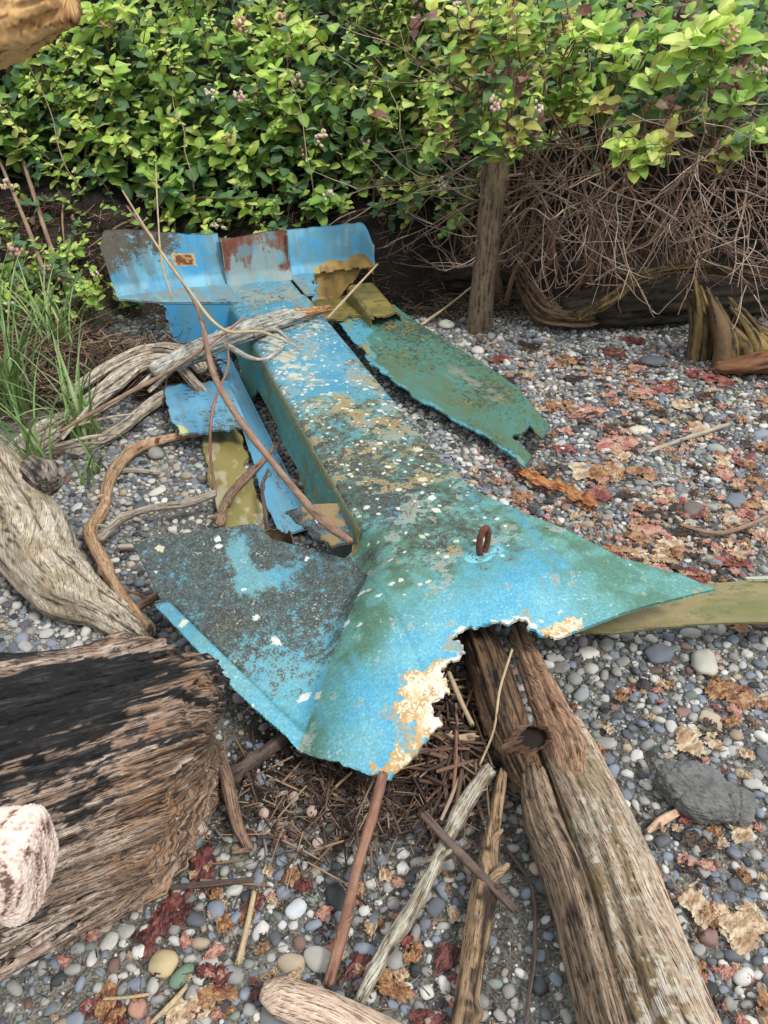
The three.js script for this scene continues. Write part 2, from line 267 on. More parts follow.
{ // bow deck with both wings: one moulded skin
  const s0 = 1.0, s1 = 1.91, t0 = -.78, t1 = .56;
  const nearest = (s, t) => { let b = 9, q = null; for (let i = 0, j = OUT.length - 1; i < OUT.length; j = i++) { const [a, c] = OUT[j], [d, e] = OUT[i], lx = d - a, ly = e - c, k = clamp(((s - a) * lx + (t - c) * ly) / (lx * lx + ly * ly)), ps = a + k * lx, pt = c + k * ly, h = Math.hypot(s - ps, t - pt); if (h < b) { b = h; q = [ps, pt]; } } return q; };
  const rag = (s, t) => (s > 1.6 && t > -.23 && t < .1 ? .015 : s > 1.78 && t < -.23 ? .004 : .0012);
  const wob = (s, t, k) => rag(s, t) * ((vn(s * 60, t * 60, k) - .5) * 1.6 + (vn(s * 190, t * 190, k + 3) - .5) * .9);
  const g = sheet((a, b) => { const t = mix(t0, t1, a), s = mix(s0, s1, b); return [t, deckH(s, t) + mix(-.004, .003, sst(1.0, 1.06, s)) * (t > -.2 ? 1 : 0), s]; }, 300, 230, (a, b) => inPoly(OUT, mix(s0, s1, b), mix(t0, t1, a)), .006, (a, b) => deckUV(mix(s0, s1, b), mix(t0, t1, a)),
    (a, b) => { const s = mix(s0, s1, b), t = mix(t0, t1, a), q = nearest(s, t); return [(q[1] + wob(s, t, 47) - t0) / (t1 - t0), (q[0] + wob(s, t, 31) - s0) / (s1 - s0)]; });
  mesh('bow_deck', g, deckMat, boat);
}
{ // long box-shaped spine from the stern to the bow deck
  const prof = [[-.215, .005], [-.205, .05], [-.196, .12], [-.188, .19], [-.184, .235], [-.179, .253], [-.168, .264], [-.15, .2695], [-.08, .271], [0, .272], [.08, .271], [.15, .2695], [.165, .264], [.175, .254], [.18, .235], [.19, .14], [.205, .03]];
  const arc = [0]; for (let i = 1; i < prof.length; i++) arc.push(arc[i - 1] + Math.hypot(prof[i][0] - prof[i - 1][0], prof[i][1] - prof[i - 1][1]));
  const ref = arc[9], at = a => { const k = a * (prof.length - 1), i = Math.min(prof.length - 2, Math.floor(k)), f = k - i; return [mix(prof[i][0], prof[i + 1][0], f), mix(prof[i][1], prof[i + 1][1], f), mix(arc[i], arc[i + 1], f) - ref]; };
  const g = sheet((a, b) => { const s = mix(-.915, 1.2, b), [t, y] = at(a); const w = .006 * (fbm(s * 5, t * 5, 8, 2) - .5); return [t + (a < .25 ? w : 0), y - .003 + .004 * (fbm(s * 6, t * 6, 3, 2) - .5), s]; }, 64, 260,
    (a, b) => { const s = mix(-.915, 1.2, b), low = a < .12 ? .1 * vn(s * 5, 3) : 0; return !(a < low * 1.4 && s > -.6) && !(s < -.62 && (a < .35 || a > .68)); }, .005, (a, b) => deckUV(mix(-.915, 1.2, b), at(a)[2]));
  mesh('spine', g, deckMat, boat);
}
// a small paint texture for one flat panel, w x h metres
function panelMat(w, h, fn, o = {}) { const W = Math.min(1024, Math.round(w * 620)), Hh = Math.min(1024, Math.round(h * 620)); const t = texture(W, Hh, (i, j) => fn(i / W * w, j / Hh * h).map(v => clamp(v, 0, 255))); t.wrapS = t.wrapT = THREE.ClampToEdgeWrapping; return new THREE.MeshStandardMaterial({ map: t, bumpMap: t, bumpScale: .0014, roughness: .55, side: THREE.DoubleSide, ...o }); }
const grimeOver = (c, x, y, amt, k = 0) => { const st = fbm(x * 44, y * 7, 21 + k, 4), w = fbm(x * 22, y * 22, 23 + k, 4); c = mix3(c, [120, 134, 134], .5 * sst(.48, .64, st * .6 + w * .4)); c = mix3(c, [92, 152, 176], .5 * sst(.5, .6, w)); const n = fbm(x * 9, y * 9, 3 + k, 4), f = fbm(x * 60, y * 60, 5 + k, 3) * .6 + vn(x * 300, y * 300, 7) * .4; return mix3(c, mix3([70, 66, 58], [104, 98, 86], vn(x * 200, y * 200, 1)), sst(.82 - .5 * amt, .92 - .5 * amt, f * .5 + n * .5)); };
const blueAt = (x, y, k = 0) => mix3([68, 152, 198], [118, 180, 206], sst(.35, .68, fbm(x * 8, y * 8, k, 5)));
{ // transom: two panels either side of a mounting plate, leaning back
  const back = h => -.913 - .25 * (h - .27);
  const panel = (name, t0, t1, topFn, mat, h0 = .27, keep = () => true, bulge = 0) => mesh(name, sheet((a, b) => { const t = mix(t0, t1, a), hi = topFn(t), h = mix(h0, hi, b); const cove = .035 * Math.max(0, 1 - (h - .27) / .05) ** 2 * (h >= .268 ? 1 : 0); return [t * (1 + .05 * (h - .27) / .25), h, back(h) + cove + bulge + .006 * (fbm(t * 6, h * 6, 3, 2) - .5)]; }, 90, 50, keep, .007, (a, b) => [a, b]), mat, boat);
  const mL = panelMat(.52, .27, (x, y) => { let c = blueAt(x, y, 1); const up = .5 * sst(.44, .08, x) * sst(.03, .16, y) + .2 * sst(.12, .24, y) * sst(.5, .3, x) + .3; c = grimeOver(c, x * .8, y * 1, up, 2); const st = fbm(x * 40, y * 5, 9, 3); c = mix3(c, [96, 92, 82], .5 * sst(.5, .66, st) * up);
    const p = Math.max(Math.abs(x - .345) / .052, Math.abs(y - .135) / .033); const q = p + .5 * (fbm(x * 50, y * 50, 2, 2) - .5); if (q < 1) c = mix3([176, 132, 70], [110, 62, 44], sst(.45, .6, fbm(x * 70, y * 70, 4, 3) + .15 * (1 - q))); if (q < 1 && p > .74) c = mix3(c, [200, 190, 160], .6); return c; });
  panel('transom_panel', -.655, -.143, t => .49 + .06 * sst(-.15, -.62, t) - .07 * sst(-.585, -.658, t) ** 3 - .004 * vn(t * 40, 1), mL);
  const mR = panelMat(.47, .35, (x, y) => { let c = blueAt(x, y, 6); c = grimeOver(c, x, y, .34, 5); const tear = sst(.475, .5, (y + .05 * (fbm(x * 16, y * 16, 2, 3) - .5) < .165 + .16 * Math.max(0, x - .16) && x > .12 + .03 * vn(y * 30, 3)) ? 1 : 0); if (tear) { c = mix3([176, 142, 78], [140, 112, 58], sst(.4, .62, fbm(x * 14, y * 14, 4, 4))); c = mix3(c, [96, 88, 50], .6 * sst(.58, .7, fbm(x * 30, y * 20, 8, 3))); } return c; });
  panel('transom_panel', .165, .61, t => .478 - .11 * sst(.50, .614, t) ** 3 - .006 * vn(t * 30, 4), mR, .13, (a, b) => { const t = mix(.165, .61, a), h = mix(.13, .47, b); return h > .275 || (t > .27 + .03 * vn(h * 40, 2) && h > .13 + .16 * sst(.4, .61, t) + .02 * vn(t * 40, 4)); });
  const mP = panelMat(.31, .2, (x, y) => { let c = mix3([148, 156, 150], [116, 148, 156], fbm(x * 12, y * 12, 2, 4)); const drip = fbm(x * 26, y * 4, 5, 3), r = (.25 + .9 * sst(.0, .2, y + .3 * (drip - .5))) * (.35 + .9 * fbm(x * 22, y * 9, 15, 4)) + .5 * (blob(x, y, .06, .165, .03, .03) + blob(x, y, .25, .15, .03, .035) + blob(x, y, .27, .05, .03, .03)); c = mix3(c, mix3([128, 66, 42], [88, 44, 32], vn(x * 120, y * 120, 3)), clamp(sst(.42, .62, r * (.5 + drip) + .12 * (vn(x * 160, y * 160, 6) - .5)) * .9)); return grimeOver(c, x, y, .2, 8); }, { roughness: .8 });
  panel('mounting_plate', -.148, .17, t => .478 + .006 * Math.sin(t * 20), mP, .268, () => true, .03);
  for (const t of [-.146, .168]) mesh('plate_edge', new THREE.BoxGeometry(.006, .19, .034).translate(t, .37, -.918).rotateX(-.0), mP, boat);
}
{ // bench ledge along the foot of the transom and its front face
  const front = t => t < -.47 ? mix(-.85, -.745, (t + .65) / .18) : mix(-.74, -.62, (t + .47) / .31);
  const mB = panelMat(.85, .36, (x, y) => { let c = mix3([92, 148, 172], [124, 158, 164], sst(.35, .65, fbm(x * 7, y * 7, 1, 4))); c = mix3(c, [128, 130, 122], .65 * sst(.45, .6, fbm(x * 28, y * 5, 4, 4))); return grimeOver(c, x, y, .42, 3); });
  mesh('bench_ledge', sheet((a, b) => { const t = mix(-.65, -.14, a), s = mix(-.916, front(t) + (t < -.47 ? .014 * (vn(t * 60, 2) - .5) : 0), b); return [t, .268 - .0035 * b + .003 * vn(t * 8, s * 8), s]; }, 60, 24, () => true, .006, (a, b) => [a * .6, b]), mB, boat);
  mesh('bench_ledge', sheet((a, b) => { const t = mix(.165, .30 - .05 * b, a), s = mix(-.916, -.6, b); return [t, .268, s]; }, 16, 24, (a, b) => a < .75 + .5 * (vn(b * 9, 3) - .5), .006, (a, b) => [.7 + a * .2, b]), mB, boat);
  const mF = panelMat(.4, .2, (x, y) => grimeOver(mix3([48, 140, 198], [80, 162, 206], fbm(x * 9, y * 9, 2, 4)), x, y, .3, 1));
  mesh('bench_front', sheet((a, b) => { const t = mix(-.475, -.168, a), h = mix(.266, .075 - .03 * a, b); return [t, h, front(t) - .006 + .02 * b]; }, 40, 24, (a, b) => a > .06 * vn(b * 9, 1) + .12 * b, .006, (a, b) => [a, 1 - b]), mF, boat);
}
{ // low floor pieces left of the spine
  const mB = panelMat(.3, .45, (x, y) => grimeOver(mix3([72, 146, 190], [112, 168, 192], fbm(x * 9, y * 9, 8, 4)), x, y, .42, 4));
  const mG = panelMat(.3, .7, (x, y) => { const n = fbm(x * 8, y * 8, 2, 4); let c = mix3([150, 140, 88], [128, 116, 62], n); c = mix3(c, [172, 162, 130], sst(.5, .7, fbm(x * 20, y * 20, 9, 3))); return c; });
  const yel = panelMat(.3, .45, (x, y) => { let c = mix3([70, 146, 192], [112, 168, 196], fbm(x * 9, y * 9, 18, 4)); const e = sst(.09, .02, x) * sst(.12, .05, y) ; if (e * (.4 + n2(x, y)) > .35) c = [188, 190, 140]; return grimeOver(c, x, y, .42, 6); });
  function n2(x, y) { return fbm(x * 30, y * 30, 2, 3); }
  mesh('floor_piece', sheet((a, b) => { const t = mix(-.57, -.30, a), s = mix(-.22, .26, b); return [t, .088 + .02 * a + .012 * Math.sin(b * 3), s + .1 * (a - .5) * .9]; }, 60, 80, (a, b) => a > .02 + .08 * vn(b * 12, 1) && b < .97 - .06 * vn(a * 14, 2) && b > .05 * vn(a * 12, 5), .006, (a, b) => [a, 1 - b]), yel, boat);
  mesh('floor_flange', sheet((a, b) => { const s = mix(-.66, .86, b), t = mix(-.33 - .04 * sst(.0, .7, s), -.222, a); return [t, .03 + .018 * a, s]; }, 40, 200, (a, b) => a > .34 + .35 * (fbm(b * 5, 2, 3, 4) - .4) - .12 * sst(.2, .5, b), .005, (a, b) => [a, b]), mB, boat);
  mesh('laminate_strip', sheet((a, b) => { const s = mix(.1, .98, b), t = mix(-.47 - .06 * b, -.31 - .05 * b, a); return [t, .021 + .012 * vn(a * 3, b * 6), s]; }, 40, 120, (a, b) => a > .1 * vn(b * 14, 2) && a < .92 + .2 * (vn(b * 12, 4) - .5), .005, (a, b) => [a, b]), mG, boat);
}
{ // long green floor panel right of the spine, its raw stern corner and the step moulding
  const mG = panelMat(.45, 1.5, (x, y) => { // y from stern
    const a1 = fbm(x * 6, y * 4, 2, 5), a2 = fbm(x * 26, y * 20, 9, 4), a3 = fbm(x * 80, y * 70, 5, 3), a4 = vn(x * 300, y * 300, 3);
    let c = mix3([76, 122, 112], [86, 106, 78], sst(.35, .65, a1 * .6 + a2 * .4 + .12 * sst(.2, .7, y) - .06)); c = mix3(c, [82, 160, 188], .85 * sst(.5, .6, a2 * .4 + a1 * .3 + .32 * sst(.6, .1, y) * sst(.32, .1, x) + .24 * sst(.09, .02, x)));
    c = mix3(c, [158, 134, 80], .7 * sst(.6, .68, a2 * .6 + a1 * .4 + .06 * sst(.6, .2, y))); c = mix3(c, [54, 66, 56], .8 * sst(.56, .64, a3 * .45 + a4 * .2 + a1 * .35 + .07 * sst(.1, .25, x))); c = mix3(c, [150, 146, 138], .6 * sst(.07, .02, Math.abs(x - .3 - .05 * (a1 - .5))) * sst(.6, .75, y) * sst(1.2, .95, y) * sst(.4, .55, a2)); return c; });
  const lane = b => mix(-.62, .80, b);
  mesh('floor_panel', sheet((a, b) => { const s = lane(b), l = .3 + .26 * sst(.3, 1, b), r = .6 + .22 * sst(-.1, .75, b), t = mix(l, r, a); return [t, mix(.115, .048, b) + .045 * a * (1 - b) + .014 * (1 - a) * Math.sin(b * 7) + .012 * (fbm(s * 4, t * 4, 1, 2) - .5), s - .22 * a * sst(.5, 1, b) * 1.2]; }, 70, 220, (a, b) => a > .04 * vn(b * 40, 1) + .05 * vn(b * 12, 5) && !(b > .86 + .1 * vn(a * 6, 2) && a > .3 && a < .55 + .2 * vn(b * 30, 4)), .006, (a, b) => [a, b]), mG, boat);
  const mO = panelMat(.4, .4, (x, y) => { let c = mix3([136, 120, 66], [104, 96, 54], sst(.35, .65, fbm(x * 12, y * 12, 3, 4))); return mix3(c, [86, 84, 46], .7 * sst(.55, .7, fbm(x * 40, y * 40, 6, 3))); });
  mesh('raw_corner', sheet((a, b) => { const t = mix(.2, .5, a), s = mix(-.9, -.55, b); return [t, .13 + .012 * vn(a * 4, b * 4), s]; }, 40, 40, (a, b) => b < .9 + .15 * (vn(a * 9, 2) - .5), .006, (a, b) => [a, b]), mO, boat);
  mesh('step_moulding', sheet((a, b) => { const prof = [[.43, .135], [.44, .2], [.455, .212], [.56, .212], [.575, .2], [.59, .12]], k = a * 5, i = Math.min(4, Math.floor(k)), f = k - i, s = mix(-.82, -.44, b); return [mix(prof[i][0], prof[i + 1][0], f), mix(prof[i][1], prof[i + 1][1], f) - .03 * b, s]; }, 40, 50, (a, b) => b < .95 + .1 * (vn(a * 12, 5) - .5), .006, (a, b) => [a, b]), mO, boat);
  // raw laminate under the right wing, running out to the right, with a pale painted edge
  const mS = panelMat(.6, .25, (x, y) => { const a = fbm(x * 9, y * 12, 3, 5), b = fbm(x * 50, y * 50, 4, 3), e = vn(x * 300, y * 300, 2); let c = mix3([118, 112, 72], [146, 130, 92], sst(.3, .7, a * .6 + b * .4)); c = mix3(c, [92, 98, 54], .6 * sst(.45, .62, fbm(x * 6, y * 14, 12, 5) * .7 + b * .3)); c = mix3(c, [84, 80, 58], .5 * sst(.6, .7, b * .6 + e * .4)); return c; });
  mesh('under_laminate', sheet((a, b) => { const t = mix(.24, 1.1, a), s = mix(1.545 + .16 * a, 1.655 + .235 * a, b); return [t, .13 - .012 * a + .03 * (1 - b) + .01 * Math.sin(a * 5), s]; }, 90, 40, (a, b) => b < .93 + .1 * (vn(a * 9, 1) - .5), .005, (a, b) => [a, b]), mS, boat);
  const mE = panelMat(.4, .06, (x, y) => mix3([190, 192, 172], [146, 158, 140], fbm(x * 20, y * 40, 2, 3)));
  mesh('painted_edge', sheet((a, b) => { const t = mix(.76, 1.1, a), s = mix(1.635 + .08 * a, 1.66 + .11 * a, b); return [t, .16 - .008 * a, s]; }, 60, 10, (a, b) => b < 1.2 * a + .3 + .2 * vn(a * 14, 2), .006, (a, b) => [a, b]), mE, boat);
  const mC = panelMat(.2, .3, (x, y) => mix3([104, 150, 140], [120, 122, 62], sst(.4, .6, fbm(x * 12, y * 12, 4, 3) + .4 * (y - .1))));
  mesh('curled_flake', sheet((a, b) => { const t = mix(.28, .42, a), s = mix(1.18, 1.52, b); return [t + .04 * b, .12 + .07 * Math.cos(a * 2.4) - .03 * b, s]; }, 24, 40, (a, b) => a < .85 + .2 * (vn(b * 9, 2) - .5), .005, (a, b) => [a, b]), mC, boat);
}
{ // torn flap between wing and spine, and the brown laminate curling out of the tear
  const mD = panelMat(.2, .25, (x, y) => { const e = fbm(x * 60, y * 60, 3, 3), b = vn(x * 280, y * 280, 2), a = fbm(x * 14, y * 14, 9, 4); let c = mix3([58, 62, 62], [84, 88, 84], sst(.4, .6, e)); c = mix3(c, [96, 150, 172], .7 * sst(.58, .64, a * .5 + b * .5)); c = mix3(c, [150, 118, 70], .8 * sst(.62, .68, a)); if (Math.hypot((x - .09) / .02, (y - .1) / .018) < .8 + .4 * vn(x * 90, y * 90, 4)) c = [224, 222, 208]; return c; });
  mesh('torn_flap', sheet((a, b) => { const t = mix(-.345 + .05 * b, -.178, a), s = mix(1.0 + .02 * a, 1.19, b); return [t, .222 - .02 * b + .012 * a + .008 * Math.sin(a * 4), s]; }, 40, 44, (a, b) => a > .1 * vn(b * 8, 2) + .25 * b * b, .006, (a, b) => [a, b]), mD, boat);
  const mL = panelMat(.1, .12, (x, y) => mix3([112, 92, 62], [78, 64, 46], sst(.35, .65, fbm(x * 30, y * 30, 5, 4))));
  mesh('curled_flake', sheet((a, b) => { const an = -.5 + a * 2.2; return [-.39 + .045 * Math.sin(an), .10 + .115 * b, 1.09 - .045 * Math.cos(an)]; }, 24, 24, (a, b) => b < .85 + .25 * (vn(a * 8, 3) - .5), .005, (a, b) => [a, b]), mL, boat);
}
{ // mooring eye: rusty ring standing on a raised painted boss
  const eye = new THREE.Group(); eye.name = 'mooring_eye'; eye.position.set(.066, .27, 1.44); boat.add(eye);
  const bs = new THREE.LatheGeometry([[0, .016], [.028, .016], [.04, .012], [.055, .004], [.07, -.002]].map(p => new THREE.Vector2(...p)), 32); bs.scale(1.45, 1.5, 1.05); { const p = bs.attributes.position; for (let i = 0; i < p.count; i++) { const x = p.getX(i), z = p.getZ(i), a = Math.atan2(z, x), k = 1 + .22 * Math.cos(2 * a + .6) * .5 + .25 * (vn(Math.cos(a) * 1.6 + 4, Math.sin(a) * 1.6, 3) - .5); p.setX(i, x * k); p.setZ(i, z * k); } bs.computeVertexNormals(); }
  const bm = panelMat(.2, .2, (x, y) => { const a = fbm(x * 24, y * 24, 2, 4), b = vn(x * 260, y * 260, 3), e = fbm(x * 60, y * 60, 7, 3); return mix3(mix3([116, 186, 200], [92, 148, 146], sst(.42, .6, a)), [70, 78, 74], .85 * sst(.6, .68, e * .6 + b * .4)); }); mesh('boss', bs, bm, eye);
  const rust = vcMat({ roughness: .95 }); const pts = []; for (let k = 0; k <= 14; k++) { const a = -2.75 + k / 14 * 5.5; pts.push([.014 * Math.sin(a), .045 + .031 * Math.cos(a), 0, .0062]); }
  const g = sweep(pts, { nu: 60, nv: 10, disp: (l, a) => .0016 * (fbm(l * 300, a * 3, 1, 3) - .5), col: (l, a) => mix3([.17, .055, .025], [.07, .03, .02], vn(l * 260, a * 3)) }); g.scale(1.35, 1.3, 1.35).rotateY(.5); mesh('rusty_ring', g, rust, eye);
}
// ------------------------------------------------------------------ driftwood
const V = (p, r) => [...p, r];
const barkBump = rep(woodGrain, 9, 2.2);
const woodMat = vcMat({ map: rep(grainMap, 6, 2.6), bumpMap: rep(grainMap, 6, 2.6), bumpScale: .0018, roughness: .9, color: new THREE.Color().setScalar(1.5) });
const twigMat = vcMat({ roughness: .9 });
// weathered wood: pale fibres, dark cracks, blotches; colours in sRGB bytes
function woodCol(o = {}) {
  const { pale = [176, 160, 140], mid = [132, 114, 94], dark = [52, 42, 34], crack = .5, fl = 5, fa = 4, blotch = null, k = 0 } = o;
  const A = lin3(pale), B = lin3(mid), C = lin3(dark), D = blotch && lin3(blotch);
  return (l, a, d, p) => {
    const w = a + .5 * (fbm(l * 4 + k, Math.cos(a) * 1.5, Math.sin(a) * 1.5, 3) - .5), sc = d === undefined ? 1 : d, wx = Math.cos(w) * fa * sc, wy = Math.sin(w) * fa * sc;
    const f = fbm(wx * 2.2, wy * 2.2, l * fl * 1.6 + k, 4), g = vn(wx * 9 + 3, wy * 9, l * fl * 1.1 + k), b = fbm(p[0] * 13 + k, p[1] * 13, p[2] * 13, 4), e = fbm(p[0] * 60, p[1] * 60, p[2] * 60 + k, 3), h = vn(p[0] * 260, p[1] * 260, p[2] * 260);
    let c = mix3(B, A, sst(.36, .64, f * .45 + g * .2 + e * .2 + b * .15)); if (D) c = mix3(c, D, .8 * sst(.52, .6, b * .7 + e * .3));
    c = mix3(c, C, .92 * sst(crack - .02, crack - .1, f * .5 + g * .32 + e * .18)); const v = .82 + .36 * h; return [c[0] * v, c[1] * v, c[2] * v];
  };
}
const fibre = (amp, fa = 4, fl = 4, k = 0) => (l, a, r, L, sc = 1) => amp * (fbm(Math.cos(a) * fa * sc, Math.sin(a) * fa * sc, l * fl + k, 4) - .5) * 2 - amp * .8 * sst(.42, .3, vn(Math.cos(a) * fa * 2.5 * sc, Math.sin(a) * fa * 2.5 * sc, l * fl * .6 + k));

{ // burnt log, the great block at the left: charred top, pale torn fibres at its broken end
  const root = thing('burnt_log', 'large charred log with black top and splintered pale end beside the boat', 'log', [-.75, 0, -.95]);
  const NU = 460, NV = 460, P = [], C = [], U = [], I = [];
  const A = new THREE.Vector3(-1.45, .22, -.56), Bq = new THREE.Vector3(-.345, .215, -1.035), ax = Bq.clone().sub(A), L = ax.length(); ax.normalize();
  const up = new THREE.Vector3(0, 1, 0), sd = new THREE.Vector3().crossVectors(ax, up).normalize();
  const cW = lin3([158, 134, 118]), cP = lin3([216, 196, 180]), cT = lin3([150, 112, 80]), cD = lin3([58, 44, 38]), cK = lin3([22, 21, 22]), cG = lin3([66, 62, 62]);
  for (let i = 0; i <= NU; i++) for (let j = 0; j <= NV; j++) {
    const a = (j / NV * 2 + 1) * Math.PI, ca = Math.cos(a), sa = Math.sin(a), NS = Math.floor(NU * .74), onFace = i > NS;
    const rho = onFace ? 1 - Math.pow((i - NS) / (NU - NS), .9) : 1, u = onFace ? 1 : Math.pow(i / NS, .82), l0 = u * L, wob = .16 * (fbm(l0 * 5, ca * 1.5, sa * 1.5, 3) - .5), X = Math.cos(a + wob) * 3, Y = Math.sin(a + wob) * 3;
    const fx = X * rho, fy = Y * rho, Le = L - .17 * Math.max(0, sa * rho) - .24 * Math.max(0, -sa * rho) + .02 * ca * rho + .06 * (fbm(fx * 1.1, fy * 1.1, 9, 3) - .5) + .03 * (vn(fx * 4.2, fy * 4.2, 3) - .5) + .014 * (vn(fx * 12, fy * 12, 5) - .5), l = u * Le, tip = onFace ? 0 : clamp((Le - l) / .2);
    const ribs = fbm(X * 1.6, Y * 1.6, l * 3, 4), strand = fbm(X * 5, Y * 5, l * 5 + 4, 4), thin = fbm(X * 18, Y * 18, l * 12, 3), chip = fbm(X * 5 + 8, Y * 5, l * 26, 3), step = Math.floor(ribs * 7 + .5 * strand) / 7;
    const layer = .035 * (1 - tip) * sst(.45, .62, ribs); // outer layers have split away near the break
    let r = mix(1, .77, sst(.25, 1, u)) * (.29 + .02 * (vn(X * .5, Y * .5, l * 2) - .5) * 2 + .018 * (step - .5) + .014 * (strand - .5) + .008 * (thin - .5) + .008 * (chip - .5) - .014 * sst(.42, .36, thin * .4 + strand * .6) - layer) * rho;
    const sq = 1 / Math.pow(Math.abs(ca) ** 3 + Math.abs(sa) ** 3, 1 / 3), pos = A.clone().addScaledVector(ax, l).addScaledVector(up, ca * r * 1.0 * sq).addScaledVector(sd, sa * r * 1.04 * sq);
    pos.y = Math.max(pos.y, -.05); P.push(pos.x, pos.y, pos.z); U.push(a * .27, l);
    const aa = a - 2 * Math.PI, f1 = fbm(X * 6, Y * 6, l * 7, 4), f2 = vn(X * 26, Y * 26, l * 40), f3 = fbm(pos.x * 45, pos.y * 45, pos.z * 45, 3), f4 = fbm(X * 1.3 + 4, Y * 1.3, l * 2.4, 3), f5 = fbm(X * 14, Y * 14, l * 15, 3);
    const band = .16 * sst(-.5, -.75, aa) - .22 * Math.exp(-(((aa + .42) / .11) ** 2)) + .17 * Math.exp(-(((aa - .2) / .55) ** 2)) - .18 * sst(.7, 1.1, aa) - .26 * sst(.9, .1, tip) + .03;
    const char = .5 + band + .5 * (f4 - .5) + .45 * (f1 - .5) + .6 * (f5 - .5) + .3 * (f3 - .5) + .16 * (f2 - .5);
    let wood = mix3(cW, cP, sst(.4, .6, f1 * .4 + f3 * .3 + f5 * .3)); wood = mix3(wood, cT, .85 * sst(.9, .1, tip) * sst(.40, .54, f2 * .3 + f5 * .7)); wood = mix3(wood, cD, .9 * sst(.48, .40, thin * .5 + f2 * .2 + strand * .3));
    const coal = mix3(cK, cG, sst(.52, .72, f5 * .5 + f2 * .3 + f3 * .2)); C.push(...mix3(wood, coal, sst(.475, .525, char)));
  }
  for (let i = 0; i < NU; i++) for (let j = 0; j < NV; j++) { const a = i * (NV + 1) + j, b = a + NV + 1; I.push(a, a + 1, b, a + 1, b + 1, b); }
  for (let k = 0; k < P.length; k += 3) { P[k] += .75; P[k + 2] += .95; }
  const g = new THREE.BufferGeometry(); g.setAttribute('position', new THREE.Float32BufferAttribute(P, 3)); g.setAttribute('color', new THREE.Float32BufferAttribute(C, 3)); g.setAttribute('uv', new THREE.Float32BufferAttribute(U, 2)); g.setIndex(I); g.computeVertexNormals();
  mesh('charred_trunk', g, vcMat({ map: rep(grainMap, 6, 3), bumpMap: rep(grainMap, 6, 3), bumpScale: .006, roughness: .92, color: new THREE.Color().setScalar(1.5) }), root);
  // pale stub of a branch standing out of its near side
  const q0 = spot(8, 852, .49); let st = new THREE.IcosahedronGeometry(1, 44); st.deleteAttribute('normal'); st.deleteAttribute('uv'); st = mergeVertices(st, 1e-4);
  { const p = st.attributes.position, C = []; for (let i = 0; i < p.count; i++) { const v = new THREE.Vector3().fromBufferAttribute(p, i), m = 1 / Math.pow(Math.abs(v.x) ** 4 + Math.abs(v.y) ** 4 + Math.abs(v.z) ** 4, .25), lay = fbm(v.x * 1.5, v.y * 2 + v.z * 6, 4, 4), f = fbm(v.x * 5 + v.z * 2, v.y * 5 + v.z * 9, v.z * 2, 4), e = fbm(v.x * 20, v.y * 34, v.z * 34, 3), n = m * .82 * (1 + .08 * (lay - .5) + .06 * (f - .5) + .1 * (e - .5) + .18 * (vn(v.x * 2, v.y * 2, v.z * 2) - .5)); p.setXYZ(i, q0[0] + .75 + v.x * n * .075 - .02, q0[1] - .03 + v.y * n * .07, q0[2] + .95 + v.z * n * .085); C.push(...mix3(mix3(lin3([188, 158, 144]), lin3([230, 212, 200]), sst(.4, .6, f * .6 + e * .4)), lin3([78, 58, 50]), .9 * sst(.45, .37, f * .6 + e * .4))); } st.setAttribute('color', new THREE.Float32BufferAttribute(C, 3)); st.computeVertexNormals(); }
  mark(mesh('branch_stub', st, twigMat, root), 'pale pinkish broken branch stub');
}
{ // grey root log running in from the left edge
  const root = thing('root_log', 'weathered grey root log with a burl beside the charred log', 'log', [-1.0, 0, -1.8]);
  const sh = g => g.translate(1.0, 0, 1.8);
  const c = woodCol({ pale: [206, 194, 176], mid: [164, 150, 130], dark: [60, 50, 42], crack: .46, blotch: [156, 140, 112], fl: 4, fa: 4 });
  const dd = (l, a, r) => fibre(.012, 3, 3)(l, a, r) + .03 * Math.exp(-(((l - .45) / .12) ** 2)) * Math.max(0, Math.cos(a - .6));
  mesh('trunk', sh(sweep([V(spot(-150, 440, .2), .15), V(spot(-40, 470, .16), .145), V(spot(22, 530, .12), .125), V(spot(62, 585, .08), .09), V(spot(108, 612, .045), .055), V(spot(150, 640, .02), .04)], { nu: 170, nv: 100, disp: dd, col: c, tipB: .06 })), woodMat, root);
  mesh('burl', sh(sweep([V(spot(30, 470, .2), .05), V(spot(42, 478, .225), .065), V(spot(52, 492, .2), .05)], { nu: 40, nv: 50, tipA: .06, tipB: .05, disp: fibre(.014, 3, 9, 3), col: woodCol({ pale: [160, 148, 136], mid: [96, 86, 78], dark: [38, 32, 30], crack: .52, fl: 9 }) })), woodMat, root);
}
